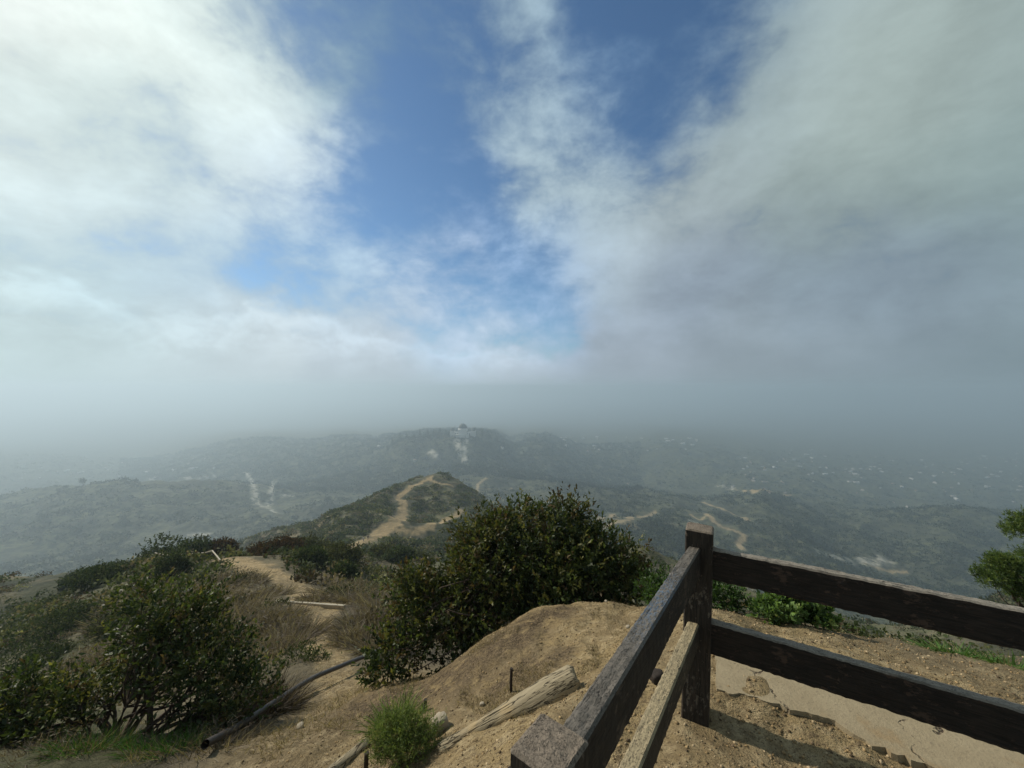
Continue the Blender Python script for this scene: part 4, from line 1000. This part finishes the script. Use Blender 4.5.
for px, py in [(889,461),(893,461),(875,467),(862,478),(849,482),(856,483),(944,473),(935,483),(912,479),(954,497),(956,500),(893,503),(909,508),(985,468),(1000,472),(1016,466),(1021,474)]:
    house(px + rng.uniform(-1, 1), py, 900, "bright pale house among the scattered ones on the hazy right slope", "bright houses on the right slope", rng.uniform(.45, .85))
n = 0
while n < 150:
    px = rng.uniform(740, 1023); py = rng.triangular(446, 462, 505)
    if gnoise(np.array([px / 34]), np.array([py / 9]))[0] < -.12: continue
    house(px, py, 900, "small house down in the hazy neighbourhood at the right", "houses in the hazy right-hand neighbourhood", rng.uniform(.3, .7), rng.uniform() < .8); n += 1
for k in range(34): house(rng.uniform(560, 700), rng.uniform(436, 452), 1500, "small pale building on the faint flats behind the middle hills", "buildings behind the middle hills", rng.uniform(.4, .9))
for k in range(30): house(rng.uniform(10, 245), rng.triangular(455, 474, 480), 1000, "small pale house beyond the crest of the left hill", "houses beyond the left hill", rng.uniform(.4, .8))
for px, py in [(628, 485), (733, 487), (437, 468), (415, 461), (502, 448), (379, 447), (325, 441)]: house(px, py, 700, "lone pale building on the wooded slopes in the middle of the view", "lone buildings on the wooded slopes", .7)

# lone trees on the crest of the left hill
def far_tree(px, Yt, h_, w_, label):
    x_ = (px - 512) / F * Yt; p = Vector((x_, Yt, ground(x_, Yt))); lob = [(p + Vector((rng.uniform(-.3, .3) * w_, rng.uniform(-.3, .3) * w_, h_ * rng.uniform(.5, .85))), w_ * .33, h_ * .22) for _ in range(5)]
    b = shoot_bush("tree", p - Vector((0, 0, .5)), lob, 220, 5, 1.1, [(.025, .035, .018), (.04, .05, .025)], [1, 1], M_DULL, shoot_len=1.5, limbs=5, trunk_r=.35, twigs=4, aspect=.7)
    b.children[0].name = 'crown'; b.children[1].name = 'trunk'
    tag(b, label, "tree")
far_tree(83, 850, 21, 15, "dark tree standing up alone on the crest of the left hill")
far_tree(60, 850, 11, 9, "small tree on the left hill's crest, left of the tall lone tree")
far_tree(67, 850, 12, 11, "small round tree right beside the smallest one on the left hill's crest")
far_tree(328, 800, 18, 13, "single dark tree on the hazy slope left of the trail hill")
for k, (px, h_) in enumerate([(393, 22), (400, 27), (407, 24), (414, 20), (420, 28), (428, 30), (434, 24), (440, 26), (446, 18), (497, 24), (482, 17), (489, 19), (504, 22), (509, 18), (388, 15), (330, 14), (300, 16), (275, 13)]):
    Y = 1310; x = (px - 512) / F * Y; p = Vector((x, Y, ground(x, Y)))
    lob = [(p + Vector((0, 0, h_ * q)), h_ * .26 * (1.2 - q), h_ * .18) for q in (.35, .55, .75, .92)]
    b = shoot_bush("pine_tree", p, lob, 120, 5, 1.6, [(.022, .032, .018), (.035, .045, .022)], [1, 1], M_DULL, shoot_len=1.8, limbs=4, trunk_r=.4, twigs=2, aspect=.7)
    b.children[0].name = 'crown'; b.children[1].name = 'trunk'
    tag(b, "tall pine on the skyline of the observatory hill, one of many alike", "tree", "pines on the observatory hill skyline")

# ------------------------------------------------------------------ stones, clods and straw on the bare ground
def gravel(n, y0, y1, smin, smax, name, label, cols, pxr=(150, 1150)):
    px = rng.uniform(*pxr, n * 2); Y = np.exp(rng.uniform(math.log(y0), math.log(y1), n * 2)); keep = []
    for a, b_ in zip(px, Y):
        x = (a - 512) / F * b_; z = ground(x, b_)
        if a < 330 and rng.uniform() > (a - 150) / 200: continue
        keep.append((x, b_, z))
        if len(keep) >= n: break
    q = np.array(keep); n = len(q); s = smin * (smax / smin) ** (rng.uniform(0, 1, n) ** 2.2)
    octa = np.array([[1, 0, 0], [0, 1, 0], [-1, 0, 0], [0, -1, 0], [0, 0, .8], [0, 0, -.8]]); fo = np.array([[0, 1, 4], [1, 2, 4], [2, 3, 4], [3, 0, 4], [1, 0, 5], [2, 1, 5], [3, 2, 5], [0, 3, 5]])
    an = rng.uniform(0, 6.28, n); R_ = np.stack([np.stack([np.cos(an), -np.sin(an), 0 * an], -1), np.stack([np.sin(an), np.cos(an), 0 * an], -1), np.stack([0 * an, 0 * an, 1 + 0 * an], -1)], 1)
    v = octa[None] * (1 + rng.uniform(-.4, .4, (n, 6, 3))); v = np.einsum('nij,nkj->nki', R_, v) * s[:, None, None] + q[:, None] + np.array([0, 0, 1])[None, None] * s[:, None, None] * .25
    f = (np.arange(n)[:, None, None] * 6 + fo[None]).reshape(-1, 3)
    me = mesh_np(name, v.reshape(-1, 3), f, False, {'tint': np.repeat(pick_cols(n, cols, [1] * len(cols), .25), 6, 0)})
    tag(link(name, me, None, M_DULL2), label, 'ground cover', None, 'stuff')
M_DULL2 = leaf_mat("clod", .95, 0.0, .1)
gravel(32000, 1.1, 6.0, .0018, .011, "gravel", "loose crumbs of soil and small stones on the bare dirt", [(.28, .195, .10), (.21, .15, .08), (.34, .26, .16), (.11, .08, .05), (.24, .17, .09)])
# fallen straw and dead grass
def straw(n, y0, y1, ht, wdt, pxr, name="dead_grass", dens=None):
    px = rng.uniform(*pxr, n * 3); Y = np.exp(rng.uniform(math.log(y0), math.log(y1), n * 3)); X = (px - 512) / F * Y; keep = []
    nz = gnoise(X * 1.3, Y * 1.3) + .5 * gnoise(X * 4, Y * 4)
    for x, y, a, nn in zip(X, Y, px, nz):
        if nn < .12: continue
        keep.append((x, y, ground(x, y) - .004))
        if len(keep) >= n: break
    q = np.array(keep)
    return blades(name, q[0], len(q), 1, ht, wdt, [(.24, .19, .12), (.16, .125, .08), (.32, .26, .17), (.10, .08, .05)], [2, 2, 1, 1], 1.6, bases=q, label="dead grass and straw on the soil of the slopes", cat="dead grass", kind="stuff", segs=2)
straw(9000, 2.3, 6.5, .045, .0028, (330, 640))
straw(9000, 2.8, 12, .09, .005, (120, 420))
straw(16000, 2.5, 4.6, .032, .0038, (380, 600))
straw(2500, 2.2, 3.1, .03, .0025, (720, 1080))
